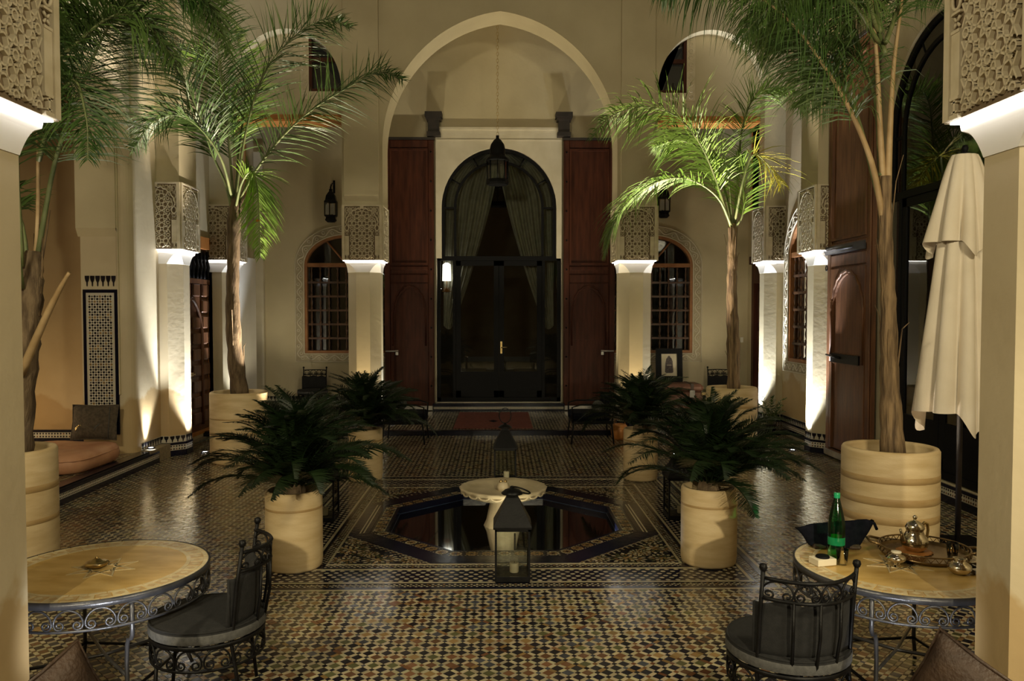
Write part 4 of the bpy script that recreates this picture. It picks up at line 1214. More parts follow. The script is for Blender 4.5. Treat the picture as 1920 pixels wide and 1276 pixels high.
# palm fronds and trunks: spine points in metres
LR_F = [[(-3.67, 11.2, 3.33), (-3.73, 11.1, 3.83), (-3.88, 11.0, 4.25), (-3.99, 10.8, 4.77), (-4.16, 10.6, 5.27), (-4.45, 10.4, 5.68), (-4.79, 10.2, 5.87)], [(-3.66, 11.2, 3.48), (-3.71, 11.2, 4.22), (-3.75, 11.1, 5.06), (-3.81, 11.0, 5.89), (-3.82, 10.9, 6.7)], [(-3.65, 11.2, 3.56), (-3.53, 11.1, 4.2), (-3.36, 11.0, 4.82), (-3.11, 10.9, 5.37), (-2.72, 10.8, 5.76), (-2.31, 10.7, 5.95), (-1.94, 10.6, 5.83)], [(-3.63, 11.2, 3.59), (-3.33, 11.1, 4.05), (-2.9, 10.9, 4.48), (-2.48, 10.8, 4.81), (-2.0, 10.7, 5.07), (-1.57, 10.6, 5.25), (-1.24, 10.5, 5.12)], [(-3.66, 11.2, 3.48), (-3.5, 11.0, 3.85), (-3.34, 10.9, 4.0), (-3.24, 10.85, 3.8), (-3.2, 10.8, 3.36), (-3.19, 10.8, 2.86)], [(-3.68, 11.2, 3.63), (-3.69, 10.8, 4.14), (-3.86, 10.5, 4.49), (-4.09, 10.3, 4.61), (-4.31, 10.1, 4.46), (-4.5, 10.0, 4.12)], [(-3.65, 11.2, 3.7), (-3.74, 11.6, 4.37), (-3.85, 11.5, 5.1), (-4.14, 11.5, 5.62), (-4.44, 11.4, 5.81)], [(-3.65, 11.2, 3.56), (-3.62, 11.3, 4.38), (-3.6, 11.5, 5.02), (-3.68, 11.7, 5.68), (-3.82, 11.8, 6.25)]]
LF_F = [[(-3.76, 6.5, 2.22), (-3.7, 6.5, 2.73), (-3.68, 6.5, 3.32), (-3.68, 6.5, 3.83), (-3.65, 6.4, 4.3), (-3.66, 6.4, 4.79)], [(-3.75, 6.5, 2.3), (-3.66, 6.5, 2.77), (-3.5, 6.4, 3.26), (-3.32, 6.3, 3.61), (-3.12, 6.2, 3.95), (-2.91, 6.1, 4.24), (-2.68, 6.0, 4.44)], [(-3.77, 6.5, 2.22), (-3.86, 6.6, 2.74), (-4.0, 6.7, 3.01), (-4.21, 6.8, 3.2)], [(-3.95, 6.7, 2.22), (-4.16, 6.9, 3.26), (-4.06, 7.1, 4.22), (-3.31, 7.2, 4.81), (-2.93, 7.3, 5.04), (-2.6, 7.3, 4.85), (-2.42, 7.3, 4.45)], [(-3.93, 6.7, 2.22), (-4.2, 7.0, 3.32), (-4.11, 7.2, 4.39), (-3.73, 7.3, 5.17)], [(-3.77, 6.4, 2.3), (-3.54, 5.9, 3.21), (-3.31, 5.8, 4.09), (-3.04, 5.8, 4.47)], [(-3.95, 6.7, 2.22), (-4.22, 7.0, 3.42), (-4.18, 7.4, 4.4), (-3.64, 7.7, 4.85), (-3.33, 7.9, 4.77), (-3.12, 8.0, 4.39)], [(-3.95, 6.7, 2.48), (-4.04, 6.9, 3.84), (-3.4, 7.0, 4.6), (-3.03, 7.1, 5.0), (-2.7, 7.2, 4.95), (-2.5, 7.2, 4.58)], [(-3.77, 6.4, 2.47), (-3.63, 6.2, 3.59), (-3.01, 6.0, 4.16), (-2.68, 6.0, 4.28), (-2.38, 6.0, 3.97)], [(-3.62, 6.4, 3.3), (-3.37, 6.2, 3.67), (-3.17, 6.1, 3.84), (-3.04, 6.0, 3.54), (-3.03, 6.0, 3.23)]]
LFd_F = [[(-3.79, 6.4, 1.62), (-3.54, 6.3, 2.05), (-3.4, 6.25, 2.27), (-3.29, 6.2, 2.41)]]
RR_F = [[(3.52, 12.0, 3.28), (3.37, 11.9, 3.66), (3.18, 11.8, 4.12), (2.89, 11.6, 4.58), (2.52, 11.5, 4.93), (2.04, 11.4, 5.02), (1.61, 11.3, 4.88), (1.3, 11.2, 4.56)], [(3.51, 12.0, 3.36), (3.17, 11.6, 3.78), (2.69, 11.4, 4.01), (2.22, 11.3, 3.95), (1.79, 11.2, 3.64), (1.57, 11.2, 3.27), (1.47, 11.2, 2.9)], [(3.53, 12.0, 3.44), (3.56, 11.9, 4.14), (3.6, 11.9, 4.76), (3.72, 11.8, 5.21), (3.96, 11.7, 5.38), (4.31, 11.7, 5.35)], [(3.54, 12.0, 3.44), (3.55, 11.7, 3.95), (3.63, 11.6, 4.31), (3.71, 11.5, 4.37), (3.94, 11.5, 4.14), (4.06, 11.5, 3.92)], [(3.51, 12.0, 3.44), (3.4, 12.3, 4.2), (3.09, 12.4, 4.63), (2.76, 12.4, 4.77), (2.43, 12.4, 4.67)], [(3.52, 12.0, 3.36), (3.63, 11.9, 3.58), (3.64, 11.9, 4.14), (3.56, 11.9, 4.49)], [(3.51, 12.0, 3.36), (3.39, 12.2, 3.78), (3.27, 12.3, 4.2), (3.22, 12.4, 4.55)]]
RRd_F = [[(3.51, 12.0, 3.44), (3.43, 12.0, 4.23), (3.27, 12.0, 4.93)]]
RF_F = [[(3.22, 6.65, 2.93), (3.17, 6.65, 3.59), (3.11, 6.6, 4.15), (3.06, 6.6, 4.66), (3.03, 6.6, 5.01)], [(3.24, 6.65, 3.02), (3.25, 6.65, 3.59), (3.3, 6.7, 4.18), (3.36, 6.7, 4.71), (3.39, 6.7, 5.06)], [(3.21, 6.65, 2.84), (3.11, 6.6, 3.23), (2.97, 6.5, 3.49), (2.77, 6.4, 3.79), (2.57, 6.3, 4.01), (2.32, 6.2, 4.26), (2.0, 6.1, 4.47), (1.6, 6.0, 4.58)], [(3.11, 6.6, 4.41), (2.82, 6.4, 4.84), (2.35, 6.3, 4.96), (1.9, 6.2, 4.87), (1.47, 6.1, 4.7), (1.23, 6.1, 4.54)], [(3.13, 6.6, 4.41), (3.31, 7.2, 5.09), (3.02, 7.3, 5.22), (2.72, 7.4, 4.97), (2.61, 7.5, 4.57)], [(3.18, 6.6, 4.32), (3.5, 6.9, 4.87), (3.74, 7.0, 5.05), (3.98, 7.1, 4.86)], [(3.18, 6.65, 3.02), (3.19, 7.2, 3.95), (2.97, 7.4, 4.49), (2.71, 7.5, 4.72), (2.44, 7.6, 4.75)], [(3.18, 6.65, 3.24), (3.28, 7.0, 3.99), (3.22, 7.3, 4.41), (3.01, 7.5, 4.32), (2.85, 7.6, 4.05)], [(3.12, 6.6, 4.32), (2.78, 6.3, 4.51), (2.48, 6.2, 4.59), (2.12, 6.1, 4.47), (1.84, 6.1, 4.19)], [(3.18, 6.6, 4.23), (3.18, 6.9, 4.69), (3.08, 7.1, 4.77), (2.99, 7.2, 4.47)]]
LRt_F = [(-3.65, 11.2, 0.96), (-3.68, 11.2, 1.63), (-3.7, 11.2, 2.3), (-3.68, 11.2, 2.89), (-3.67, 11.2, 3.33), (-3.64, 11.2, 3.7)]
LFt_F = [(-3.91, 6.5, 0.97), (-3.84, 6.5, 1.62), (-3.78, 6.5, 2.04), (-3.75, 6.5, 2.39), (-3.73, 6.5, 2.6)]
RRt_F = [(3.56, 12.0, 0.91), (3.54, 12.0, 1.59), (3.51, 12.0, 2.32), (3.51, 12.0, 2.96), (3.51, 12.0, 3.44)]
RFt_F = [(3.32, 6.65, 0.94), (3.28, 6.65, 1.59), (3.26, 6.65, 2.22), (3.23, 6.65, 2.71), (3.22, 6.65, 3.24)]
# ------------------------------------------------------------------ palms
def smooth_path(P, n):
    P = [Vector(p) for p in P]
    Q = [P[0]*2 - P[1]] + P + [P[-1]*2 - P[-2]]
    out = []
    k = len(P) - 1
    for i in range(n+1):
        s = k*i/n
        a = min(int(s), k-1); t = s - a
        p0, p1, p2, p3 = Q[a], Q[a+1], Q[a+2], Q[a+3]
        out.append(0.5*((2*p1) + (p2-p0)*t + (2*p0-5*p1+4*p2-p3)*t*t + (3*p1-p0-3*p2+p3)*t*t*t))
    return out
def frond_mesh(b, path, n, length, start, width=.02, droop=.5, fwd=.6, r0=.022, plume=.5, mi_stalk=0, mi_leaf=1, rnd=None):
    rnd = rnd or R
    P = smooth_path(path, 30)
    N = len(P)
    b.tube(P, [r0*(1-.88*i/(N-1)) for i in range(N)], 5, mi_stalk)
    for k in range(n):
        t = start + (1-start)*(k+.5)/n
        s = t*(N-1); a = min(int(s), N-2); f = s-a
        p = P[a].lerp(P[a+1], f)
        T = (P[min(a+2, N-1)] - P[max(a-1, 0)]).normalized()
        up = Vector((0, 0, 1))
        S = T.cross(up)
        if S.length < .15: S = Vector((1, .4, 0)) - T*T.x
        S.normalize()
        Nn = S.cross(T).normalized()
        u = (t-start)/(1-start)
        L0 = length*(.45 + .75*math.sin(min(1, u*1.05+.12)*PI)**.7)*(1 if u < .85 else 1-.5*(u-.85)/.15)
        for sd in (-1, 1):
            L = L0*rnd.uniform(.8, 1.12)
            ang = fwd + rnd.uniform(-.15, .15)
            roll = rnd.uniform(-plume, plume)
            d = (S*sd*math.cos(roll) + Nn*math.sin(roll))*math.cos(ang) + T*math.sin(ang)
            d.normalize()
            wv = T - d*T.dot(d)
            wv = (wv.normalized()*.75 + Nn*.5*sd).normalized()
            pts = []; q = p.copy(); dd = d.copy()
            segs = 4
            for i in range(segs+1):
                pts.append(q.copy())
                q = q + dd*(L/segs)
                dd = (dd + Vector((0, 0, -1))*droop*rnd.uniform(.6, 1.2)*(i+1)/segs).normalized()
            ws = [.5, 1.0, .9, .55]
            vs = []
            for i in range(segs):
                w = wv*width*.5*ws[i]
                vs += [pts[i]-w, pts[i]+w]
            vs.append(pts[segs])
            b.add(vs, [(0,1,3,2), (2,3,5,4), (4,5,7,6), (6,7,8)], mi_leaf)
def shift(P, c): return [(p[0]-c[0], p[1]-c[1], p[2]-c[2]) for p in P]
def palm_pot(label, c, Rr, h, bands):
    t = thing('clay_planter', label, 'pot', (c[0], c[1], 0), 0, 'tall round planters of the courtyard')
    b = MB()
    n = 40
    b.lathe([(Rr*.955, 0), (Rr*.98, .02), (Rr, .08), (Rr*1.005, h*.5), (Rr, h-.02), (Rr-.012, h), (Rr-.05, h), (Rr-.06, h-.02), (Rr-.06, h-.16)], n, cap=True)
    b.build('planter_wall', M['pot'], t)
    for z0, z1 in bands:
        b = MB(); b.lathe([(Rr*1.001, z0-.002), (Rr*1.0065, z0), (Rr*1.0065, z1), (Rr*1.001, z1+.002)], n, cap=False); b.build('band', M['pot_band'], t)
    b = MB(); b.lathe([(Rr-.055, h-.10), (Rr*.5, h-.075), (0, h-.06)], 20, cap=False); b.build('soil', M['soil'], t)
    return t
palm_pot('large planter of the far left palm, beside the panelled door', (-3.70, 11.42), .395, .99, ((.62, .64), (.40, .44)))
palm_pot('large planter of the far right palm, left of the corner pillar', (3.52, 12.0), .375, .99, ((.70, .73),))
palm_pot('large pale planter with ochre bands behind the right table', (3.27, 6.60), .378, .99, ((.74, .79), (.56, .62), (.41, .47)))
palm_pot('large planter half hidden behind the near left pillar', (-4.06, 6.62), .378, .99, ((.66, .71), (.40, .44)))
def palm(label, base, trunk, radii, fronds, mats, extra=()):
    t = thing('potted_palm', label, 'palm', base, 0)
    b = MB()
    P = smooth_path(shift(trunk, base), 26)
    N = len(P)
    rr = []
    for i in range(N):
        u = i/(N-1)*(len(radii)-1); a = min(int(u), len(radii)-2)
        rr.append((radii[a] + (radii[a+1]-radii[a])*(u-a))*(1 + .07*math.sin(i*2.1) + R.uniform(-.05, .05)))
    b.tube(P, rr, 10)
    b.build('trunk', mats['trunk'], t)
    # torn leaf bases clasping the trunk
    for i in range(9):
        a = R.randint(2, N-5); ang = R.uniform(0, 2*PI); r = rr[a]
        o = Vector((math.cos(ang), math.sin(ang), 0))
        L = R.uniform(.25, .6)
        b = MB()
        p0 = P[a] + o*r*.82; p1 = P[min(N-1, a+3)] + o*(r*.95) ; p2 = p0 + Vector((0, 0, L)) + o*R.uniform(.03, .09)
        b.tube([p0 - Vector((0, 0, .08)), p0, p1.lerp(p2, .35), p2], [r*.16, r*.20, r*.14, .005], 5, flat=.35)
        b.build('leaf_sheath', M['trunk_tan'] if i % 2 else mats['trunk'], t)
    for (path, kw) in fronds:
        b = MB()
        kw = dict(kw); mm = kw.pop('mats')
        frond_mesh(b, shift(path, base), **kw)
        b.build('frond', mm, t)
    if 'feathery' in label:
        b = MB(); b.add([(-.035, 0, 0), (0, -.004, -.012), (.05, 0, 0), (.0, .004, .022)], [(0,1,2,3), (0,3,2), (0,2,1)]); b.build('dry_leaflet', M['dry_leaf'], t, (.44, -.53, 2.42))
    for path, r, m in extra:
        b = MB(); PP = smooth_path(shift(path, base), 16)
        b.tube(PP, [r*(1-.6*i/16) for i in range(17)], 6); b.build('bare_stalk', m, t)
    return t
GR = [M['stalk'], M['leaf']]; BR = [M['stalk'], M['leaf_lit']]; TN = [M['stalk_tan'], M['leaf']]; YL = [M['stalk'], M['leaf_yellow']]
K = lambda mm, n, length, start, **k: dict(mats=mm, n=n, length=length, start=start, **k)
palm('slender palm with feathery fronds in the far left planter', (-3.66, 11.3, .91), [(-3.66, 11.35, .92)] + LRt_F[1:], [.12, .105, .09, .085, .095, .07], [
    (LR_F[0], K(GR, 120, .62, .30, width=.016, droop=.3, plume=.8)), (LR_F[1], K(GR, 120, .60, .25, width=.016, droop=.3, plume=.9)),
    (LR_F[2], K(GR, 150, .60, .28, width=.016, droop=.12, fwd=.7, plume=1.1)), (LR_F[3], K(GR, 145, .58, .20, width=.016, droop=.25, plume=1.1)),
    (LR_F[4], K(BR, 95, .50, .25, width=.016, droop=.45, fwd=.8, plume=.35)), (LR_F[5], K(GR, 115, .60, .30, width=.016, droop=.35, plume=.8)),
    (LR_F[6], K(BR, 100, .5, .3, width=.016, droop=.25, plume=1.0)), (LR_F[7], K(BR, 100, .5, .3, width=.016, droop=.2, plume=1.0))], dict(trunk=M['trunk']))
palm('tall palm with long drooping fronds behind the near left pillar', (-3.98, 6.62, .91), [(-3.96, 6.6, .92)] + LFt_F[1:], [.12, .11, .095, .09, .06], [
    (LF_F[0], K(TN, 70, .5, .62, width=.012, droop=.5)), (LF_F[1], K(GR, 125, .70, .34, width=.014, droop=.4, r0=.026, plume=.9)),
    (LF_F[2], K(GR, 60, .4, .55, width=.012, droop=.4)), (LF_F[3], K(GR, 160, .62, .25, width=.013, droop=.75, plume=.8)),
    (LF_F[4], K(GR, 140, .62, .36, width=.013, droop=.6, plume=.9)), (LF_F[5], K(GR, 130, .5, .30, width=.013, droop=.6, plume=.8)),
    (LF_F[6], K(GR, 150, .6, .33, width=.013, droop=.65, plume=.9)), (LF_F[7], K(GR, 130, .62, .2, width=.013, droop=.6, plume=.9)), (LF_F[8], K(GR, 130, .58, .3, width=.013, droop=.6, plume=.9)), (LF_F[9], K(GR, 90, .45, .1, width=.012, droop=.7, plume=.9))], dict(trunk=M['trunk']), [(LFd_F[0], .035, M['stalk_tan'])])
palm('slender palm with arching bright fronds in the far right planter', (3.54, 12.0, .91), [(3.55, 12.0, .92)] + RRt_F[1:], [.09, .10, .075, .07, .06], [
    (RR_F[0], K(BR, 150, .74, .22, width=.015, droop=.45, plume=1.0)), (RR_F[1], K(BR, 130, .62, .25, width=.016, droop=.6, plume=.4)),
    (RR_F[2], K(BR, 150, .46, .2, width=.015, droop=.2, plume=1.2)), (RR_F[3], K(YL, 36, .62, .45, width=.018, droop=.35, plume=.7)),
    (RR_F[4], K(BR, 130, .68, .25, width=.015, droop=.45, plume=1.0)), (RR_F[5], K(BR, 90, .42, .3, width=.014, droop=.3, plume=1.1)), (RR_F[6], K(BR, 90, .5, .3, width=.014, droop=.35, plume=1.0))],
    dict(trunk=M['trunk_tan']), [(RRd_F[0], .012, M['stalk'])])
palm('thick palm with torn fibrous trunk in the banded planter on the right', (3.30, 6.62, .91), [(3.31, 6.63, .92)] + RFt_F[1:], [.098, .074, .060, .055, .046], [
    (RF_F[0], K(TN, 40, .5, .75, width=.012, droop=.5, r0=.032)), (RF_F[1], K(TN, 40, .5, .75, width=.012, droop=.5, r0=.032)),
    (RF_F[2], K(TN, 170, .62, .36, width=.012, droop=1.5, r0=.028, plume=.9)), (RF_F[3], K(GR, 170, .74, .08, width=.012, droop=2.0, fwd=.4, plume=.8)),
    (RF_F[4], K(GR, 150, .64, .1, width=.012, droop=1.5, plume=.9)), (RF_F[5], K(GR, 90, .5, .1, width=.012, droop=.8, plume=.9)),
    (RF_F[6], K(GR, 150, .64, .3, width=.012, droop=1.3, plume=.9)), (RF_F[7], K(GR, 130, .58, .28, width=.012, droop=1.3, plume=.9)), (RF_F[8], K(GR, 150, .70, .15, width=.012, droop=1.8, plume=.9)), (RF_F[9], K(GR, 120, .55, .15, width=.012, droop=.9, plume=.9))], dict(trunk=M['trunk_tan']))

# ------------------------------------------------------------------ cycads in cylinder pots
CYC = []
for v in range(5):
    b = MB(); rn = random.Random(40+v)
    L = [.80, .86, .92, .78, .84][v]; arc = [.55, .75, .95, .65, .85][v]
    path = [(0, 0, 0), (L*.28, 0, .10*L), (L*.55, 0, .13*L), (L*.80, 0, .06*L), (L*(1.0-.04*arc), 0, -.12*L*arc)]
    frond_mesh(b, path, 80, .165, .10, width=.0080, droop=.12, fwd=.6, r0=.010, plume=.25, rnd=rn)
    o = b.build('frond', [M['cycad'], M['cycad']]); CYC.append(o.data); bpy.data.objects.remove(o)
def cycad(label, potlabel, c, s, seed):
    rn = random.Random(seed)
    t = thing('round_planter', potlabel, 'pot', (c[0], c[1], 0), 0, 'slim round planters round the pool')
    b = MB(); Rr = .232*s; h = .645
    b.lathe([(Rr*.93, 0), (Rr*.975, .02), (Rr, .07), (Rr, h-.02), (Rr-.01, h), (Rr-.035, h), (Rr-.04, h-.12)], 36)
    b.build('planter_wall', M['pot'], t)
    b = MB(); b.lathe([(Rr*1.001, h-.15), (Rr*1.005, h-.148), (Rr*1.005, h-.132), (Rr*1.001, h-.13)], 36, cap=False); b.build('band', M['pot_band'], t)
    b = MB(); b.lathe([(Rr-.038, h-.07), (0, h-.05)], 16, cap=False); b.build('soil', M['soil'], t)
    p = thing('cycad', label, 'plant', (c[0], c[1], h-.055), 0, 'dark cycads round the pool')
    b = MB(); b.lathe([(.08, -.01), (.10, .04), (.085, .10), (.03, .14), (0, .15)], 10); b.build('stem', M['trunk'], p)
    n = 84
    for i in range(n):
        u = i/n
        el = math.radians(2 + 80*u**.85 + rn.uniform(-7, 7))
        az = i*2.39996 + rn.uniform(-.2, .2)
        k = rn.randrange(5)
        o = link('frond', CYC[k], p, (.05*math.cos(az), .05*math.sin(az), .07+.05*u))
        sc = rn.uniform(.88, 1.08)*s*(1.0 - .12*u)
        o.scale = (sc, sc, sc)
        o.rotation_euler = Euler((rn.uniform(-.15, .15), -el, az), 'XYZ')
    return t
cycad('dark cycad in the near left slim planter by the left table', 'slim sand coloured planter near left of the pool, behind the chair', (-1.70, 6.62), 1.0, 1)
cycad('dark cycad in the near right slim planter by the right table', 'slim sand coloured planter near right of the pool', (1.775, 6.68), 1.0, 2)
cycad('dark cycad in the far left slim planter before the far pillar', 'slim sand coloured planter far left of the pool', (-1.69, 10.12), .93, 3)
cycad('dark cycad in the far right slim planter before the far pillar', 'slim sand coloured planter far right of the pool', (1.80, 10.08), .93, 4)
# small plant in a tiled corner
t = thing('small_plant', 'small leafy plant on the tiled foot of the far right corner pillar', 'plant', (4.78, 13.92, 0))
b = MB(); b.lathe([(.07, 0), (.09, .14), (.10, .16), (.08, .16), (.075, .12)], 12); b.build('plant_pot', M['wood_black'], t)
for i in range(16):
    a = i*2.4; b = MB(); el = .3+.05*i
    frond_mesh(b, [(0, 0, .12), (.13*math.cos(a), .13*math.sin(a), .26+.02*i), (.26*math.cos(a), .26*math.sin(a), .24+.03*i)], 12, .07, .2, width=.016, droop=.1, r0=.005)
    b.build('frond', [M['stalk'], M['leaf']], t)

# ------------------------------------------------------------------ fountain
t = thing('fountain', 'scalloped pale marble fountain bowl on a fluted foot in the pool', 'fountain', (.045, 8.12, -.42))
b = MB(); b.lathe([(.24, 0), (.235, .03), (.20, .34), (.165, .42), (.13, .60), (.105, .655), (.12, .66)], 32, flute=lambda a, z: 1 + .035*math.cos(16*a))
b.build('pedestal', M['stone'], t)
b = MB()
sc = lambda a, z: 1 + (.012 + .020*(z > .70))*abs(math.cos(10*a))
b.lathe([(.10, .62), (.22, .632), (.325, .655), (.40, .695), (.432, .735), (.436, .752), (.418, .758), (.35, .742), (.25, .726), (.12, .718), (.0, .716)], 80, flute=sc, cap=False)
b.build('bowl', M['stone'], t)
for i in range(20):
    a = 2*PI*(i+.5)/20
    b = MB()
    pts = [(.425*math.cos(a+.155*math.cos(w)), .425*math.sin(a+.155*math.cos(w)), .742 - .045*math.sin(w)) for w in [PI*j/8 for j in range(9)]]
    b.tube(pts, .010, 5); b.build('scallop', M['stone'], t)
b = MB(); b.lathe([(.06, .715), (.062, .75), (.05, .79), (.025, .80), (0, .802)], 20, flute=lambda a, z: 1+.08*math.cos(8*a)); b.build('rose', M['stone'], t)
for sx in (-1, 1):
    b = MB(); b.lathe([(.016, 0), (.018, .015), (0, .03)], 8); b.build('nozzle', M['brass'], t, (sx*.022, 0, .795))

# ------------------------------------------------------------------ candle lanterns on the floor
def lantern(label, c, rz, ring_up, cand=True):
    t = thing('candle_lantern', label, 'lantern', (c[0], c[1], .003), rz, 'square iron candle lanterns round the pool')
    s = .138
    b = MB(); b.bbox(-s, s, -s, s, 0, .045, .006); b.build('base', M['iron'], t)
    b = MB()
    for x in (-1, 1):
        for y in (-1, 1):
            b.box(x*s-.016*(x > 0), x*s+.016*(x < 0), y*s-.016*(y > 0), y*s+.016*(y < 0), .045, .42)
    for y in (-1, 1):
        b.box(-s, s, min(y*s, y*(s-.016)), max(y*s, y*(s-.016)), .40, .425); b.box(min(y*s, y*(s-.016)), max(y*s, y*(s-.016)), -s, s, .40, .425)
    b.build('frame', M['iron'], t)
    for k in range(4):
        b = MB(); b.box(-s+.014, s-.014, -.0015, .0015, .046, .40)
        b.build('pane', M['clear'], t, ((0, -s+.01, 0), (s-.01, 0, 0), (0, s-.01, 0), (-s+.01, 0, 0))[k], (0, 0, k*PI/2))
    b = MB()
    prof = [(.150, .42), (.150, .436), (.045, .645), (.045, .668)]
    vs = []
    for r, z in prof: vs += [(-r, -r, z), (r, -r, z), (r, r, z), (-r, r, z)]
    fs = [(i*4+k, i*4+(k+1) % 4, i*4+4+(k+1) % 4, i*4+4+k) for i in range(3) for k in range(4)] + [(0,1,2,3), (12,13,14,15)]
    b.add(vs, fs); b.build('roof', M['iron'], t)
    b = MB(); b.lathe([(.085, .668), (.088, .676), (.06, .700), (.02, .712), (.016, .728), (0, .732)], 14)
    b.build('cap', M['iron'], t)
    b = MB()
    rr = .075
    pts = [(rr*math.cos(a), 0, rr*math.sin(a)*1.25) for a in [2*PI*i/18 for i in range(18)]]
    b.tube(pts, .0065, 6, closed=True)
    b.build('ring_handle', M['iron'], t, (0, 0, .745+rr) if ring_up else (.07, 0, .695), (0, 0, 0) if ring_up else (PI/2-.35, .35, 0))
    if cand:
        k = thing('candle', 'cream pillar candle in the ' + label.split(',')[0][label.index('lantern'):], 'candle', (c[0]+.015, c[1]-.01, .048), 0, 'candles in the floor lanterns')
        b = MB(); b.lathe([(.034, 0), (.036, .004), (.037, .072), (.034, .078), (.026, .074), (.008, .070)], 18); b.build('wax', M['candle'], k)
        b = MB(); b.tube([(0, 0, .068), (.002, 0, .085)], .002, 5); b.build('wick', M['black'], k)
    return t
lantern('black iron lantern at the near edge of the pool, ring folded down', (.107, 6.30), 0, False)
lantern('black iron lantern at the far edge of the pool, ring standing up', (.08, 9.96), 0, True)
lantern('black iron lantern at the left edge of the pool, behind the near left planter', (-1.79, 8.13), 0, True)
lantern('black iron lantern at the right edge of the pool, behind the near right planter', (1.86, 8.16), 0, True)

# ------------------------------------------------------------------ iron scrollwork, tables, chairs
def scroll_pts(w, h, turns=1.35, n=14):
    """One C scroll: an arch whose feet curl inwards."""
    r = h*.26
    left = []
    cx, cz = -w/2 + r + .02*w, r
    for i in range(n+1):
        t = i/n
        a = PI + 2*PI*turns*(1-t)
        rad = r*(.30 + .70*t)
        left.append((cx + rad*math.cos(a), cz + rad*math.sin(a)))
    top = []
    for i in range(1, 14):
        a = PI - PI*i/14
        top.append(((w/2-.01*w)*math.cos(a), r + (h-r)*math.sin(a)))
    right = [(-x, z) for x, z in reversed(left)]
    return left + top + right
def bend(pts, Rr, z0):
    return [((Rr)*math.sin(x/Rr), -Rr*math.cos(x/Rr), z0+z) for x, z in pts]
def ring_pts(Rr, z, n=48): return [(Rr*math.cos(2*PI*i/n), Rr*math.sin(2*PI*i/n), z) for i in range(n)]
def make_table(label, loc, rz):
    t = thing('round_table', label, 'table', loc, rz, 'round mosaic tables on wrought iron frames')
    Rr, H = .555, .68
    b = MB(); b.lathe([(Rr-.03, H-.022), (Rr-.004, H-.018), (Rr-.004, H-.002), (.0, H-.002)], 64, smooth=False, cap=False); b.build('table_top', M['table_stone'], t)
    # border of cut tiles, two rings
    for (ra, rb, n, m1, m2) in ((Rr-.030, Rr-.005, 36, 'table_pale', 'table_pale'), (Rr-.098, Rr-.032, 40, 'table_rust', 'table_pale'), (Rr-.122, Rr-.100, 32, 'table_pale', 'table_pale')):
        for i in range(n):
            a0, a1 = 2*PI*i/n + .006, 2*PI*(i+1)/n - .006
            k = 3
            top = [(ra*math.cos(a0+(a1-a0)*q/k), ra*math.sin(a0+(a1-a0)*q/k), H) for q in range(k+1)] + [(rb*math.cos(a0+(a1-a0)*q/k), rb*math.sin(a0+(a1-a0)*q/k), H) for q in range(k, -1, -1)]
            b = MB(); nn = len(top)
            b.add(top + [(x, y, H-.004) for x, y, z in top], [tuple(range(nn))] + [(q, (q+1) % nn, nn+(q+1) % nn, nn+q) for q in range(nn)])
            if ra == Rr-.098:
                am = (a0+a1)/2; rm = (ra+rb)/2
                b.add([(rm*math.cos(am)+.024*math.cos(am+w), rm*math.sin(am)+.024*math.sin(am+w), H+.0008) for w in (0, PI/2, PI, 3*PI/2)], [(0,1,2,3)], 1)
            b.build('border_tile', [M[m1] if i % 2 else M[m2], M['table_pale'] if i % 2 else M['table_rust']], t)
    # star in the centre
    for k in range(8):
        a = PI/4*k
        for r0, r1, wd, mm in ((.03, .165, .014, 'table_pale'), (.06, .14, .008, 'table_rust')):
            for sg in (-1, 1):
                c, s = math.cos(a), math.sin(a)
                loc_ = [(r0, sg*.045), (r1, 0), (r1+.022, 0), (r0, sg*(.045+wd))] if mm == 'table_pale' else [(r0, sg*.022), (r1, 0), (r1+.012, 0), (r0, sg*(.022+wd))]
                top = [(x*c-y*s, x*s+y*c, H+.0008) for x, y in loc_]
                b = MB(); b.add(top + [(x, y, H-.003) for x, y, z in top], [(0,1,2,3), (0,1,5,4), (1,2,6,5), (2,3,7,6), (3,0,4,7)])
                b.build('star_tile', M[mm], t)
    b = MB(); b.lathe([(Rr-.006, H-.034), (Rr+.006, H-.034), (Rr+.006, H+.002), (Rr-.004, H+.002)], 64, smooth=True, cap=False); b.build('rim_band', M['steel'], t)
    b = MB(); b.lathe([(Rr-.004, H-.150), (Rr+.004, H-.150), (Rr+.004, H-.138), (Rr-.004, H-.138), (Rr-.004, H-.150)], 64, cap=False); b.build('lower_ring', M['steel'], t)
    n = 24
    w = 2*PI*Rr/n
    b = MB(); b.tube(bend(scroll_pts(w*.97, .100), Rr, H-.138), .0055, 5)
    o = b.build('scroll', M['steel']); me = o.data; bpy.data.objects.remove(o)
    for i in range(n): link('scroll', me, t, (0, 0, 0), (0, 0, 2*PI*i/n))
    for k in range(4):
        a = PI/4 + k*PI/2
        b = MB()
        pr = [(Rr-.01, H-.04), (Rr-.01, H-.21), (Rr-.03, H-.235), (Rr-.075, H-.245), (Rr-.105, H-.29), (Rr-.12, .28), (Rr-.11, .10), (Rr-.075, .012)]
        b.tube([(r*math.cos(a), r*math.sin(a), z) for r, z in pr], .012, 6); b.build('leg', M['steel'], t)
        a2 = a + PI/2
        r = Rr-.118
        b = MB(); b.tube([(r*math.cos(a), r*math.sin(a), .22), (0, 0, .19), (r*math.cos(a+PI), r*math.sin(a+PI), .22)], .010, 6)
        if k < 2: b.build('stretcher', M['steel'], t)
        b = MB(); b.tube([(r*math.cos(a), r*math.sin(a), .12), (r*math.cos(a2), r*math.sin(a2), .12)], .009, 6); b.build('side_bar', M['iron'], t)
    return t
make_table('round table with ochre top and small brass dish, half behind the left pillar', (-2.21, 4.46, 0), -.09)
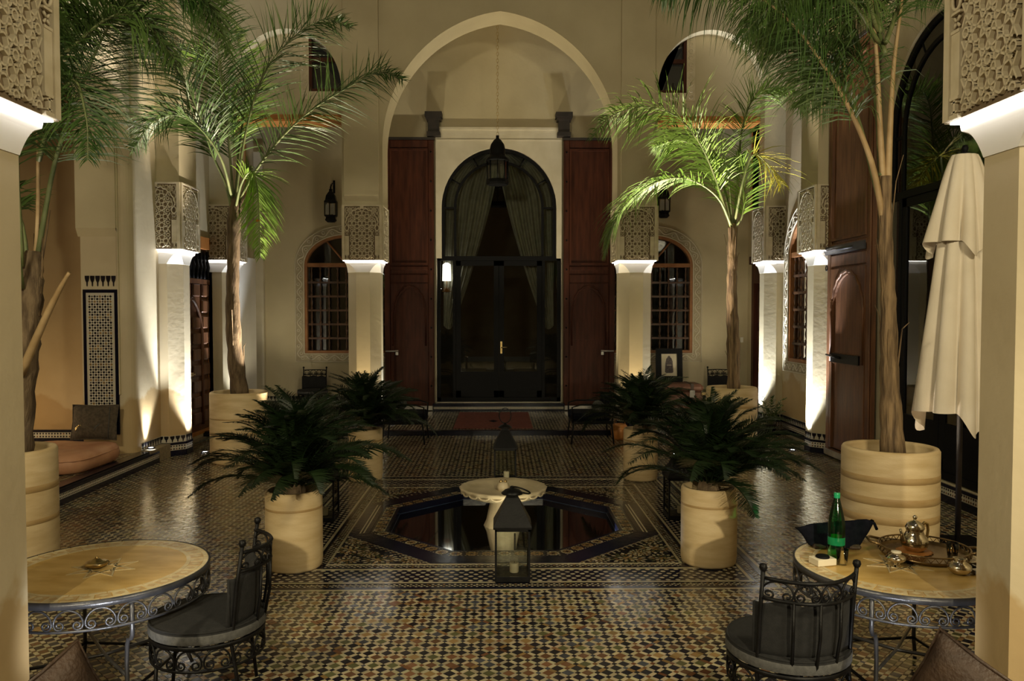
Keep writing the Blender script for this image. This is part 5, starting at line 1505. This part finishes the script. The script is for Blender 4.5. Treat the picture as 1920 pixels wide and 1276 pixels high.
make_table('round table laid with tea tray and green bottle, half behind the right pillar', (2.26, 4.45, 0), .1)
def make_chair(label, loc, rz):
    t = thing('iron_chair', label, 'chair', loc, rz, 'wrought iron chairs with charcoal cushions')
    Rr, H = .285, .39
    # seat side faces +y, back at -y
    b = MB(); b.lathe([(Rr+.002, H), (Rr+.012, H), (Rr+.012, H+.02), (Rr+.002, H+.02), (Rr+.002, H)], 40, cap=False); b.build('seat_ring', M['iron'], t)
    b = MB(); b.lathe([(Rr+.003, H-.115), (Rr+.010, H-.115), (Rr+.010, H-.103), (Rr+.003, H-.103), (Rr+.003, H-.115)], 40, cap=False); b.build('lower_ring', M['iron'], t)
    n = 13; w = 2*PI*(Rr+.006)/n
    b = MB(); b.tube(bend(scroll_pts(w*.96, .102), Rr+.006, H-.103), .0055, 5)
    o = b.build('scroll', M['iron']); me = o.data; bpy.data.objects.remove(o)
    for i in range(n): link('scroll', me, t, (0, 0, 0), (0, 0, 2*PI*(i+.5)/n))
    for i in range(5):
        y = -Rr + .06 + i*.112; xx = math.sqrt(max(.001, Rr*Rr - y*y))
        b = MB(); b.box(-xx, xx, y-.012, y+.012, H+.004, H+.012); b.build('seat_slat', M['iron'], t)
    b = MB(); b.lathe([(Rr-.02, H+.015), (Rr+.010, H+.028), (Rr+.014, H+.075), (Rr+.006, H+.092), (Rr-.03, H+.100), (Rr*.5, H+.106), (0, H+.108)], 40, cap=True)
    c = b.build('seat_cushion', M['felt'], t)
    b = MB(); b.lathe([(Rr+.0145, H+.030), (Rr+.0165, H+.034), (Rr+.0165, H+.072), (Rr+.0145, H+.076)], 40, cap=False); b.build('cushion_band', M['felt_edge'], c)  # lit rim of the cushion put in as a lighter grey band
    b = MB(); b.tube([(x, y, H+.090) for x, y, z in ring_pts(Rr+.008, 0, 40)], .006, 5, closed=True); b.build('piping', M['felt'], c)
    for a in (50, 130):
        c_, s_ = math.cos(math.radians(a)), math.sin(math.radians(a))
        b = MB(); b.tube([(Rr*c_, Rr*s_, H-.11), (Rr*1.02*c_, Rr*1.02*s_, .2), (Rr*1.1*c_, Rr*1.1*s_, .012)], .010, 6); b.build('leg', M['iron'], t)
    # back posts run down as rear legs
    px, py = .232, -.165
    for sx in (-1, 1):
        b = MB()
        b.tube([(sx*px, py-.045, .012), (sx*px, py-.02, .25), (sx*px, py, H), (sx*px, py-.03, .70), (sx*px, py-.06, .905)], .0105, 7)
        b.build('back_post', M['iron'], t)
        b = MB(); b.lathe([(.0, 0), (.014, .004), (.020, .018), (.016, .034), (0, .040)], 10); b.build('finial', M['iron'], t, (sx*px, py-.06, .895))
    # curved rails: arc bulging backwards
    def arc(z, n=14, off=0.0):
        out = []
        for i in range(n+1):
            u = -1 + 2*i/n
            x = px*u
            y = py - .03 - .125*(1-u*u) - .10*(z-.62)*.6 + off
            out.append((x, y, z))
        return out
    for z, nm in ((.862, 'top_rail'), (.765, 'lower_rail')):
        b = MB(); b.tube(arc(z), .0095, 6); b.build(nm, M['iron'], t)
    for k in range(4):
        S = scroll_pts(.118, .088)
        u0 = -.75 + .5*k
        pts = []
        for x, z in S:
            u = u0 + x/px
            zz = .768 + z
            pts.append((px*u, py - .03 - .125*(1-u*u) - .06*(zz-.62), zz))
        b = MB(); b.tube(pts, .0055, 5); b.build('scroll', M['iron'], t)
    for u in (-.5, 0, .5):
        b = MB(); b.tube([(px*u*.9, py-.03-.09*(1-u*u), H+.01), (px*u, py-.035-.125*(1-u*u), .60), (px*u, py-.04-.125*(1-u*u), .765)], .0085, 5); b.build('back_bar', M['iron'], t)
    # padded back cushion
    b = MB(); nu, nv = 18, 10
    vs = []
    for side in (0, 1):
        for j in range(nv+1):
            z = H+.09 + (.26)*j/nv
            for i in range(nu+1):
                u = -1 + 2*i/nu
                e = max(0, (1-abs(u)**6))*max(0, 1-abs(2*j/nv-1)**6)
                th = .010 + .030*e
                y = py - .012 - .105*(1-u*u) - .05*(z-.62)
                vs.append((px*u*1.06, y + .02 + (th if side else -th*.35), z + .012*math.sin(u*9)*(j == nv)))
    n1 = (nu+1)*(nv+1)
    fs = [(s_*n1 + j*(nu+1)+i, s_*n1 + j*(nu+1)+i+1, s_*n1 + (j+1)*(nu+1)+i+1, s_*n1 + (j+1)*(nu+1)+i) for s_ in (0, 1) for j in range(nv) for i in range(nu)]
    edge = [j*(nu+1) for j in range(nv+1)] + [nv*(nu+1)+i for i in range(1, nu+1)] + [j*(nu+1)+nu for j in range(nv-1, -1, -1)] + [i for i in range(nu-1, 0, -1)]
    k = len(edge)
    fs += [(edge[i], edge[(i+1) % k], n1+edge[(i+1) % k], n1+edge[i]) for i in range(k)]
    b.add(vs, fs, 0, True); bc = b.build('back_cushion', M['felt'], t)
    b = MB()
    for sx in (-1, 1):
        b.tube([(sx*px*1.06, py - .012 + .022, H+.10), (sx*px*1.06, py + .008, H+.34)], .007, 5)
    b.build('piping', M['felt'], bc)
    return t
chair = make_chair('iron chair beside the left table, seen from the side with its back to the right', (-1.575, 4.31, 0), PI/2 + .13)
dup(chair, (1.445, 3.93, 0), .10, 'iron chair seen from behind in front of the right table')
dup(chair, (-3.75, 16.15, .08), PI, 'dark high chair under the left arched window')
dup(chair, (4.52, 16.1, .08), PI, 'dark high chair right of the leather chest, by the gallery wall')
# ------------------------------------------------------------------ things on the tables
TZ = .681
t = thing('brass_dish', 'small dented brass dish on the centre of the left table', 'dish', (-2.255, 4.48, TZ))
b = MB(); b.lathe([(.035, 0), (.050, .004), (.062, .018), (.060, .026), (.045, .030), (.030, .034), (.016, .046), (0, .048)], 18, flute=lambda a, z: 1 + .05*math.sin(5*a)); b.build('dish_body', M['brass'], t)
b = MB(); b.lathe([(.006, .044), (.010, .052), (0, .060)], 8); b.build('knob', M['brass'], t)
# bottle
t = thing('water_bottle', 'green plastic water bottle standing on the right table', 'bottle', (1.955, 4.56, TZ))
b = MB(); b.lathe([(.0478, .01), (.0478, .075), (.0478, .12), (.0476, .165), (.047, .20), (.043, .236), (.031, .291), (.020, .336), (.0155, .355)], 24, cap=False); b.build('bottle_shell', M['green_glass'], t)
b = MB(); b.lathe([(.0155, .352), (.018, .356), (.018, .380), (.016, .384), (0, .384)], 16); b.build('cap', M['green_solid'], t)
b = MB(); b.lathe([(.0482, .085), (.0484, .09), (.0484, .125), (.0482, .13)], 24, cap=False); b.build('label_band', M['green_solid'], t)
# glass in front of the bottle
t = thing('tea_glass', 'empty clear glass before the green bottle', 'glass', (1.945, 4.455, TZ))
b = MB(); b.lathe([(.026, 0), (.027, .006), (.034, .085), (.0325, .085), (.0255, .008), (0, .007)], 18, cap=False, flute=lambda a, z: 1+.02*math.cos(10*a)); b.build('glass_wall', M['clear'], t)
# ashtray block
t = thing('cigarette_box', 'small pale square box with a round black lid, left of the green bottle', 'box', (1.835, 4.46, TZ), .25)
b = MB(); b.bbox(-.06, .06, -.045, .045, 0, .038, .003); b.build('box_body', M['paper'], t)
b = MB(); b.lathe([(.038, .038), (.038, .046), (.034, .050), (0, .051)], 20); b.build('lid', M['black'], t)
# hat / bag behind the bottle
t = thing('hand_bag', 'dark blue-black soft bag behind the green bottle', 'bag', (2.04, 4.79, TZ+.002), -.1)
b = MB()
nu, nv = 24, 10
vs = []
for j in range(nv+1):
    v = j/nv
    for i in range(nu):
        a = 2*PI*i/nu
        w = .155*(1 + .55*v - .1*math.sin(v*PI)); d_ = .075*(1 - .55*v*v) + .004
        vs.append((w*math.cos(a) + .01*math.sin(3*a+v*4), d_*math.sin(a), .012 + .125*v*(1 + .28*math.cos(a+.6)*v) + .01*math.sin(5*a)*v))
fs = [(j*nu+i, j*nu+(i+1) % nu, (j+1)*nu+(i+1) % nu, (j+1)*nu+i) for j in range(nv) for i in range(nu)] + [tuple(range(nu)), tuple(range(nv*nu, nv*nu+nu))]
b.add(vs, fs, 0, True); b.build('bag_body', M['night_cloth'], t)
b = MB(); b.bbox(-.14, .14, -.07, .07, 0, .03, .01); b.build('bag_base', M['leather'], t)
b = MB(); b.tube([(.12, -.02, .13), (.17, -.02, .165), (.23, -.01, .15), (.25, 0, .11)], .009, 6); b.build('strap', M['night_cloth'], t)
b = MB(); b.lathe([(.008, 0), (.008, .006), (0, .007)], 8); b.build('press_stud', M['silver'], t, (.03, -.078, .06), (PI/2, 0, 0))
# tray
t = thing('tea_tray', 'large round brown metal tray with raised pierced rim on the right table', 'tray', (2.50, 4.62, TZ))
b = MB(); Rr = .245
b.lathe([(Rr-.02, 0), (Rr-.012, .002), (Rr, .022), (Rr+.004, .024), (Rr-.006, .010), (Rr-.03, .006), (0, .006)], 40, cap=False); b.build('tray_plate', M['tray'], t)
b = MB(); b.tube(ring_pts(Rr, .052, 40), .005, 5, closed=True); b.build('rail', M['tray'], t)
for i in range(36):
    a = 2*PI*i/36; a2 = 2*PI*(i+1)/36; am = (a+a2)/2
    b = MB(); b.tube([(Rr*math.cos(a), Rr*math.sin(a), .022), (Rr*math.cos(am), Rr*math.sin(am), .050), (Rr*math.cos(a2), Rr*math.sin(a2), .022)], .0028, 4); b.build('gallery_loop', M['tray'], t)
for sg in (PI*.86, -PI*.14):
    b = MB(); b.tube([(Rr*math.cos(sg-.28), Rr*math.sin(sg-.28), .052), ((Rr+.05)*math.cos(sg-.18), (Rr+.05)*math.sin(sg-.18), .064), ((Rr+.062)*math.cos(sg), (Rr+.062)*math.sin(sg), .068), ((Rr+.05)*math.cos(sg+.18), (Rr+.05)*math.sin(sg+.18), .064), (Rr*math.cos(sg+.28), Rr*math.sin(sg+.28), .052)], .008, 6); b.build('handle', M['tray'], t)
# teapot
z = TZ + .007
t = thing('teapot_mat', 'round fringed brown mat under the teapot', 'mat', (2.465, 4.66, z))
b = MB(); b.lathe([(.0, 0), (.095, 0), (.100, .004), (.085, .008), (0, .008)], 40, flute=lambda a, z: 1+.05*math.cos(20*a)); b.build('mat_body', M['wood_warm'], t)
t = thing('teapot', 'silver teapot with domed lid and curved handle on the tray', 'teapot', (2.465, 4.66, z+.009), .35)
b = MB(); b.lathe([(.045, 0), (.052, .004), (.070, .025), (.078, .05), (.072, .075), (.054, .098), (.046, .115), (.050, .128), (.052, .132)], 28); b.build('pot_body', M['silver'], t)
b = MB(); b.lathe([(.053, .131), (.054, .137), (.044, .158), (.024, .172), (.010, .177), (.007, .184), (.012, .192), (.013, .200), (.006, .208), (0, .210)], 24); b.build('lid', M['silver'], t)
b = MB(); b.tube([(-.060, 0, .055), (-.095, 0, .075), (-.098, 0, .105), (-.112, 0, .135)], [.020, .015, .011, .008], 8); b.build('spout', M['silver'], t)
b = MB(); b.tube([(.048, 0, .135), (.075, 0, .158), (.100, 0, .145), (.106, 0, .11), (.098, 0, .07), (.074, 0, .05)], .0085, 7); b.build('handle', M['brass'], t)
# glass of tea
t = thing('tea_glass', 'small clear glass half full of tea on the right of the tray', 'glass', (2.635, 4.56, z))
b = MB(); b.lathe([(.024, 0), (.026, .004), (.034, .082), (.0325, .082), (.0245, .008), (0, .007)], 18, cap=False, flute=lambda a, z: 1+.02*math.cos(9*a)); b.build('glass_wall', M['clear'], t)
b = MB(); b.lathe([(.0235, .009), (.028, .040), (0, .040)], 16); b.build('tea', M['tea'], t)
# small pots
t = thing('sugar_pot', 'small low silver pot with pale top, before the tray', 'pot', (2.235, 4.42, TZ))
b = MB(); b.lathe([(.022, 0), (.026, .012), (.026, .020), (.050, .034), (.056, .048), (.040, .062), (.026, .068), (.024, .074)], 20); b.build('pot_body', M['silver'], t)
b = MB(); b.lathe([(.026, .074), (.028, .078), (.026, .084), (0, .086)], 16); b.build('pale_top', M['paper'], t)
t = thing('sugar_pot', 'bulbous shiny silver pot with open neck at the right front of the tray', 'pot', (2.515, 4.28, TZ))
b = MB(); b.lathe([(.030, 0), (.048, .010), (.062, .030), (.058, .048), (.036, .064), (.028, .072), (.036, .084), (.034, .086), (.024, .074), (0, .070)], 22); b.build('pot_body', M['silver'], t)
t = thing('cigarette_packet', 'white packet lying beside the silver pot at the right edge of the table', 'packet', (2.635, 4.27, TZ), .25)
b = MB(); b.bbox(-.048, .048, -.030, .030, 0, .022, .002); b.build('packet_body', M['plaster_pale'], t)
b = MB(); b.box(-.050, -.012, -.0315, .0315, .004, .0235); b.build('packet_band', M['tin'], t)
t = thing('phone', 'thin black slab lying behind the white packet', 'phone', (2.70, 4.40, TZ), .2)
b = MB(); b.bbox(-.06, .06, -.032, .032, 0, .012, .004); b.build('slab', M['black'], t)
b = MB(); b.box(-.052, .052, -.028, .028, .012, .0126); b.build('screen', M['pane'], t)

# ------------------------------------------------------------------ cushions and mattress
def cushion(name, label, loc, rot, w, h, th, m, cat='cushion', motif=None, fringe=None):
    t = thing(name, label, cat, loc, 0); t.rotation_euler = rot
    b = MB(); n = 14
    vs = []
    for s in (1, -1):
        for j in range(n+1):
            for i in range(n+1):
                u, v = -1 + 2*i/n, -1 + 2*j/n
                k = (1 - abs(u)**2.6)*(1 - abs(v)**2.6)
                pin = 1 - .06*(1-v*v)*abs(u) ; pin2 = 1 - .06*(1-u*u)*abs(v)
                vs.append((u*w/2*pin, s*th/2*max(0, k)**.6, v*h/2*pin2 + h/2))
    N1 = (n+1)**2
    fs = [(q*N1+j*(n+1)+i, q*N1+j*(n+1)+i+1, q*N1+(j+1)*(n+1)+i+1, q*N1+(j+1)*(n+1)+i) for q in (0, 1) for j in range(n) for i in range(n)]
    b.add(vs, fs, 0, True); c = b.build('cover', m, t)
    e = [(-1, -1), (0, -1), (1, -1), (1, 0), (1, 1), (0, 1), (-1, 1), (-1, 0)]
    b = MB(); b.tube([(u*w/2*(1-.06*(u != 0 and v == 0)), 0, v*h/2*(1-.06*(v != 0 and u == 0)) + h/2) for u, v in e], .008, 5, closed=True); b.build('piping', m, t)
    if motif:
        for (cx, cz, q) in motif:
            for k in range(5):
                off = (k-2)*q*.36
                b = MB(); y = -th/2*((1-abs(2*cx/w)**2.6)*(1-abs(2*(cz-h/2)/h)**2.6))**.6 - .003
                b.tube([(cx-q+off*.5+abs(off)*.5, y, cz+off), (cx+off*.6, y-.001, cz+q*.5+off*.4)], .0045, 4); b.build('woven_motif', M['felt_edge'] if cx > 0 else M['brass'], t)
    if fringe:
        b = MB(); b.tube([(w*.36, -th*.33, h*.05), (w*.37, -th*.42, h*.4), (w*.36, -th*.33, h*.95)], .006, 4); b.build('woven_stripe', M['felt_edge'], t)
    return t
M['kilim'] = mat('brown_kilim', (0.060, 0.045, 0.030), (0.10, 0.078, 0.052), 30, 0.95, bump=0.5, bscale=90)
cushion('square_cushion', 'dark brown woven cushion with diamond motifs leaning on the tiled pier', (-5.36, 10.62, .43), (-.16, 0, -.05), .62, .46, .17, M['kilim'], 'cushion', [(.10, .16, .06), (-.16, .15, .05)], True)
t = thing('mattress', 'tan hide floor mattress on the raised niche floor', 'mattress', (-5.55, 9.95, .20), 0)
b = MB()
n = 18; vs = []
for j, (zz, e) in enumerate(((0, .90), (.03, .97), (.10, 1.0), (.17, .985), (.215, .94), (.235, .86), (.24, 0.45), (.242, .0))):
    for i in range(n*2):
        a = 2*PI*i/(n*2)
        c, s_ = math.cos(a), math.sin(a)
        q = (abs(c)**5 + abs(s_)**5)**(-1/5)
        vs.append((.66*q*c*e + .01*math.sin(3*a), .62*q*s_*e, zz + .008*math.sin(5*a+j)*(j > 2)))
fs = [(j*n*2+i, j*n*2+(i+1) % (n*2), (j+1)*n*2+(i+1) % (n*2), (j+1)*n*2+i) for j in range(7) for i in range(n*2)] + [tuple(range(n*2))]
b.add(vs, fs, 0, True); b.build('mattress_cover', M['leather_pink'], t)
b = MB(); b.tube([(.66*.99*((abs(math.cos(a))**5+abs(math.sin(a))**5)**(-.2))*math.cos(a), .62*.99*((abs(math.cos(a))**5+abs(math.sin(a))**5)**(-.2))*math.sin(a), .165) for a in [2*PI*i/40 for i in range(40)]], .008, 5, closed=True); b.build('seam', M['leather_pink'], t)
b = MB(); b.lathe([(.02, 0), (.02, .006), (0, .008)], 10); b.build('stamp', M['leather'], t, (.1, -.625, .09), (PI/2, 0, 0))
# benches below the frame carry the leather cushions
def bench(label, x, y):
    t = thing('bench', label, 'bench', (x, y, 0))
    b = MB(); b.bbox(-.45, .45, -.22, .22, .40, .45, .01); b.build('seat', M['wood'], t)
    for sx in (-1, 1):
        for sy in (-1, 1):
            b = MB(); b.box(sx*.40-.03, sx*.40+.03, sy*.17-.03, sy*.17+.03, 0, .40); b.build('leg', M['wood'], t)
bench('low wooden bench carrying the left brown leather cushion', -1.62, 3.0)
bench('low wooden bench carrying the right brown leather cushion', 1.74, 3.0)
cushion('leather_cushion', 'brown leather cushion standing in front of the left table', (-1.60, 3.02, .505), (-.10, -.40, 1.08), .31, .31, .11, M['leather'])
cushion('leather_cushion', 'brown leather cushion standing in front of the right table', (1.72, 3.02, .508), (-.10, .40, -.98), .34, .32, .12, M['leather'])

# ------------------------------------------------------------------ folded parasol
t = thing('parasol', 'folded cream canvas parasol standing before the right glass door', 'parasol', (4.06, 6.95, 0))
b = MB(); b.bbox(-.28, .28, -.28, .28, 0, .07, .02); b.build('base_slab', M['iron'], t)
b = MB(); b.tube([(0, 0, .06), (0, 0, 3.50)], .024, 10); b.build('pole', M['wood_black'], t)
b = MB(); b.lathe([(.02, 3.44), (.045, 3.46), (.045, 3.49), (.02, 3.50), (.03, 3.53), (.02, 3.56), (0, 3.565)], 12); b.build('finial', M['black'], t)
def folded(b, z0, z1, r_top, r_bot, folds, ph, hem, twist=0.0, n=96, m=26):
    vs = []
    for j in range(m+1):
        v = j/m
        for i in range(n):
            a = 2*PI*i/n
            f = abs(math.sin(a*folds/2 + ph + twist*v))
            r = r_top + (r_bot - r_top)*(v**.8)
            am = .08 + .30*min(1, v*1.5)
            rr = r*(1 - am + am*f**.7)*(1 + .10*math.sin(2*a + 1.2 + v)) + .010*math.sin(5*a+5*v)*v
            z = z0 + (z1-z0)*v - hem*max(0, math.sin(3*a+ph))**2*v*v
            vs.append((rr*math.cos(a), rr*math.sin(a), z))
    fs = [(j*n+i, j*n+(i+1) % n, (j+1)*n+(i+1) % n, (j+1)*n+i) for j in range(m) for i in range(n)]
    b.add(vs, fs, 0, True)
b = MB(); folded(b, 3.46, 1.24, .085, .36, 9, .3, .20, .35); b.build('canopy', M['canvas'], t)
b = MB(); folded(b, 3.475, 2.72, .10, .30, 9, .32, .14, .30); b.build('upper_flap', M['canvas'], t)
b = MB()
for i in range(8):
    a = 2*PI*i/8 + .2
    b.tube([(.03*math.cos(a), .03*math.sin(a), 3.3), (.11*math.cos(a), .11*math.sin(a), 2.4), (.15*math.cos(a), .15*math.sin(a), 1.22)], .009, 4)
b.build('rib', M['wood_black'], t)

# ------------------------------------------------------------------ lanterns on the walls and the pendant
def wall_lantern(label, x, z):
    t = thing('wall_lantern', label, 'lantern', (x, 16.50, z), 0, 'black wall lanterns of the gallery')
    s6 = lambda r, zz: [(r*math.cos(PI/3*k+PI/6), r*math.sin(PI/3*k+PI/6), zz) for k in range(6)]
    def six(prof, name, m):
        b = MB(); vs = []
        for r, zz in prof: vs += s6(r, zz)
        fs = [(j*6+k, j*6+(k+1) % 6, j*6+6+(k+1) % 6, j*6+6+k) for j in range(len(prof)-1) for k in range(6)] + [tuple(range(6)), tuple(range((len(prof)-1)*6, len(prof)*6))]
        b.add(vs, fs); return b.build(name, m, t)
    six([(.08, 0), (.115, .03), (.125, .045), (.11, .07), (.105, .10), (.14, .125), (.14, .14)], 'base', M['iron'])
    for k in range(6):
        a0, a1 = PI/3*k+PI/6, PI/3*(k+1)+PI/6
        b = MB(); b.tube([(.130*math.cos(a0), .130*math.sin(a0), .14), (.130*math.cos(a0), .130*math.sin(a0), .40)], .011, 5); b.build('corner_post', M['iron'], t)
        p0, p1 = Vector((.122*math.cos(a0), .122*math.sin(a0), 0)), Vector((.122*math.cos(a1), .122*math.sin(a1), 0))
        b = MB()
        pts = [(p0.lerp(p1, .15 + .7*u)) for u in (0, 1)]
        sh = [(.15, .15), (.85, .15)] + [(.5 + .35*math.cos(PI*q/6), .30 + .075*math.sin(PI*q/6)) for q in range(7)]
        b.add([(*p0.lerp(p1, u).to_tuple()[:2], zz) for u, zz in sh], [tuple(range(len(sh)))])
        b.build('pane', M['white_pane'] if k in (3, 4, 5) else M['clear'], t)
    six([(.14, .40), (.145, .42), (.12, .45), (.11, .50), (.10, .54), (.06, .60), (.035, .63), (.035, .66)], 'roof', M['iron'])
    b = MB(); b.lathe([(.03, .66), (.035, .67), (.012, .69), (.022, .71), (.010, .73), (.004, .78), (0, .785)], 10); b.build('finial', M['iron'], t)
    b = MB(); b.tube([(0, .0, .70), (.02, .05, .80), (.03, .13, .82), (.03, .20, .76)], .010, 5); b.box(.01, .05, .185, .20, .62, .88); b.build('bracket', M['iron'], t)
    return t
M['white_pane'] = mat('frosted_lantern_pane', (0.33, 0.33, 0.30), (0.42, 0.42, 0.38), 5, 0.6)
wall_lantern('black wall lantern above the left arched window', -3.43, 3.96)
wall_lantern('black wall lantern above the right arched window, behind palm leaves', 3.40, 4.06)
t = thing('pendant_lantern', 'black hanging lantern on a long chain before the glass door', 'lantern', (-.02, 15.2, 4.50))
b = MB(); b.lathe([(.20, .02), (.21, .06), (.205, .12)], 8, smooth=False); b.build('base', M['black'], t)
for k in range(8):
    a = 2*PI*k/8
    b = MB(); b.tube([(.195*math.cos(a), .195*math.sin(a), .12), (.195*math.cos(a), .195*math.sin(a), .46)], .014, 4); b.build('corner_post', M['black'], t)
    a2 = a + PI/4
    b = MB(); p, q = (.185*math.cos(a), .185*math.sin(a)), (.185*math.cos(a2), .185*math.sin(a2))
    b.add([(*p, .12), (*q, .12), (*q, .46), (*p, .46)], [(0,1,2,3)]); b.build('pane', M['pane'], t)
b = MB(); b.lathe([(.215, .46), (.22, .49), (.20, .52), (.145, .56), (.140, .60), (.150, .68), (.125, .78), (.07, .86), (.03, .89), (.03, .945)], 20); b.build('dome', M['black'], t)
b = MB(); b.lathe([(.012, .14), (.016, .20), (.010, .26), (0, .28)], 8); b.build('bulb', M['white_pane'], t)
n = 38
b = MB()
b.tube([(.022*math.cos(a), 0, .036*math.sin(a)) for a in [2*PI*i/10 for i in range(10)]], .005, 4, closed=True)
o = b.build('chain_link', M['brass']); me = o.data; bpy.data.objects.remove(o)
i = 0
z = .975
while 4.50 + z < 8.12:
    link('chain_link', me, t, (0, 0, z), (0, 0, (i % 2)*PI/2)); z += .062; i += 1

# ------------------------------------------------------------------ gallery furniture
t = thing('rug', 'faded red rug on the gallery floor before the glass door', 'rug', (-.10, 15.10, .082))
b = MB(); b.bbox(-.70, .70, -1.12, 1.12, 0, .012, .004); b.build('pile', M['rug'], t)
b = MB(); b.add([(-.09, -.25, .0135), (0, -.42, .0135), (.09, -.25, .0135), (0, -.08, .0135)], [(0,1,2,3)]); b.build('woven_motif', M['night_cloth'], t)
for sy in (-1, 1):
    b = MB()
    for i in range(40):
        x = -.68 + i*.0349; b.box(x, x+.012, min(sy*1.12, sy*1.19), max(sy*1.12, sy*1.19), 0, .006)
    b.build('fringe', M['rug'], t)
def armchair(label, loc, rz):
    t = thing('armchair', label, 'armchair', loc, rz, 'dark iron armchairs with cushions')
    for sx in (-1, 1):
        for sy in (-1, 1):
            b = MB(); b.tube([(sx*.34, sy*.30, .38), (sx*.35, sy*.32, .2), (sx*.36, sy*.34, .008)], .014, 6); b.build('leg', M['iron'], t)
        b = MB(); b.tube([(sx*.36, -.32, .36), (sx*.36, -.33, .60), (sx*.36, -.20, .64), (sx*.36, .25, .64), (sx*.36, .31, .64)], .013, 6); b.build('arm', M['iron'], t)
        b = MB(); b.tube([(sx*.34, .31, .36), (sx*.34, .37, .80)], .013, 6); b.build('back_post', M['iron'], t)
    b = MB(); b.bbox(-.35, .35, -.33, .33, .33, .38, .01); b.build('seat_frame', M['iron'], t)
    b = MB(); b.bbox(-.34, .34, -.34, .30, .38, .50, .035); b.build('seat_cushion', M['night_cloth'], t)
    b = MB(); b.bbox(-.33, .33, .20, .33, .50, .78, .04); b.build('back_cushion', M['night_cloth'], t)
    b = MB(); b.tube([(-.34, .37, .80), (.34, .37, .80)], .012, 6); b.build('top_rail', M['iron'], t)
    b = MB(); b.lathe([(.05, -.06), (.09, -.03), (.10, 0), (.09, .03), (.05, .06)], 12); b.build('bolster', M['felt_edge'], t, (.22, .1, .60), (0, PI/2, 0))
    return t
a = armchair('dark armchair at the front of the gallery, left of the red rug', (-1.52, 13.05, 0), PI/2)
dup(a, (1.50, 13.05, 0), -PI/2, 'dark armchair at the front of the gallery, right of the red rug')
t = thing('side_chest', 'worn reddish leather chest under the framed picture', 'chest', (3.52, 16.0, .08))
b = MB(); b.bbox(-.52, .52, -.30, .30, 0, .46, .015); b.build('chest_body', M['trunk_chest'], t)
b = MB(); b.bbox(-.53, .53, -.31, .31, .465, .62, .05); b.build('lid', M['trunk_chest'], t)
for x in (-.36, .30):
    b = MB(); b.box(x-.03, x+.03, -.318, .318, 0, .628); b.build('strap', M['leather'], t)
b = MB(); b.box(.25, .35, -.33, -.318, .36, .50); b.build('lock_plate', M['tin'], t)
for x in (-.53, .53):
    for z in (.02, .40): b = MB(); b.bbox(x-.05, x+.05, -.325, -.25, z, z+.06, .005); b.build('corner_cap', M['brass'], t)
t = thing('framed_picture', 'black framed drawing of a dark robe standing on the chest', 'picture', (3.46, 16.13, .71)); t.rotation_euler = (-.10, 0, 0)
b = MB(); b.plate([(-.27, 0), (.27, 0), (.27, .68), (-.27, .68)], [[(-.16, .12), (.16, .12), (.16, .57), (-.16, .57)]], -.02, .02, 'y'); b.build('frame', M['black'], t)
b = MB(); b.box(-.165, .165, .0, .008, .115, .575); b.build('paper', M['paper'], t)
sil = [(-.085, .20), (-.06, .18), (.06, .18), (.085, .20), (.078, .30), (.072, .42), (.05, .48), (.025, .50), (.015, .535), (0, .515), (-.012, .54), (-.03, .50), (-.055, .47), (-.075, .38)]
b = MB(); b.add([(x, -.0012, z) for x, z in sil] + [(x, .0, z) for x, z in sil], [tuple(range(len(sil)))] + [(i, (i+1) % len(sil), len(sil)+(i+1) % len(sil), len(sil)+i) for i in range(len(sil))]); b.build('drawn_robe', mat('faded_ink', (.06, .05, .055), (.14, .115, .11), 30, .9), t)
b = MB(); b.box(-.05, .045, -.0022, -.0012, .335, .345); b.build('drawn_belt', M['paper'], t)
t = thing('basket', 'small round tan basket on the floor before the far right pillar', 'basket', (2.02, 13.30, 0))
b = MB(); b.lathe([(.10, 0), (.13, .05), (.145, .13), (.13, .21), (.105, .25), (.10, .25), (.12, .2), (.0, .19)], 20, cap=False)
for k in range(6): b.tube(ring_pts(.118+.018*math.sin(k*.55), .03+.038*k, 20), .007, 4, closed=True)
b.build('basket_wall', M['wood_warm'], t)
b = MB(); b.tube([(-.10, 0, .24), (-.07, 0, .33), (.07, 0, .33), (.10, 0, .24)], .007, 5); b.build('handle', M['wood_warm'], t)
def side_table(label, x, y):
    t = thing('side_table', label, 'table', (x, y, .08))
    b = MB(); b.lathe([(.0, .50), (.20, .50), (.215, .51), (.215, .525), (0, .53)], 24); b.build('table_top', M['brass'], t)
    for k in range(3):
        a = 2*PI*k/3
        b = MB(); b.tube([(.15*math.cos(a), .15*math.sin(a), .50), (.06*math.cos(a), .06*math.sin(a), .25), (.17*math.cos(a), .17*math.sin(a), .008)], .01, 5); b.build('leg', M['iron'], t)
side_table('small round brass table in the gallery beside the dark high chair on the left', -3.02, 15.6)
side_table('small round brass table in the gallery left of the leather chest', 2.72, 15.5)
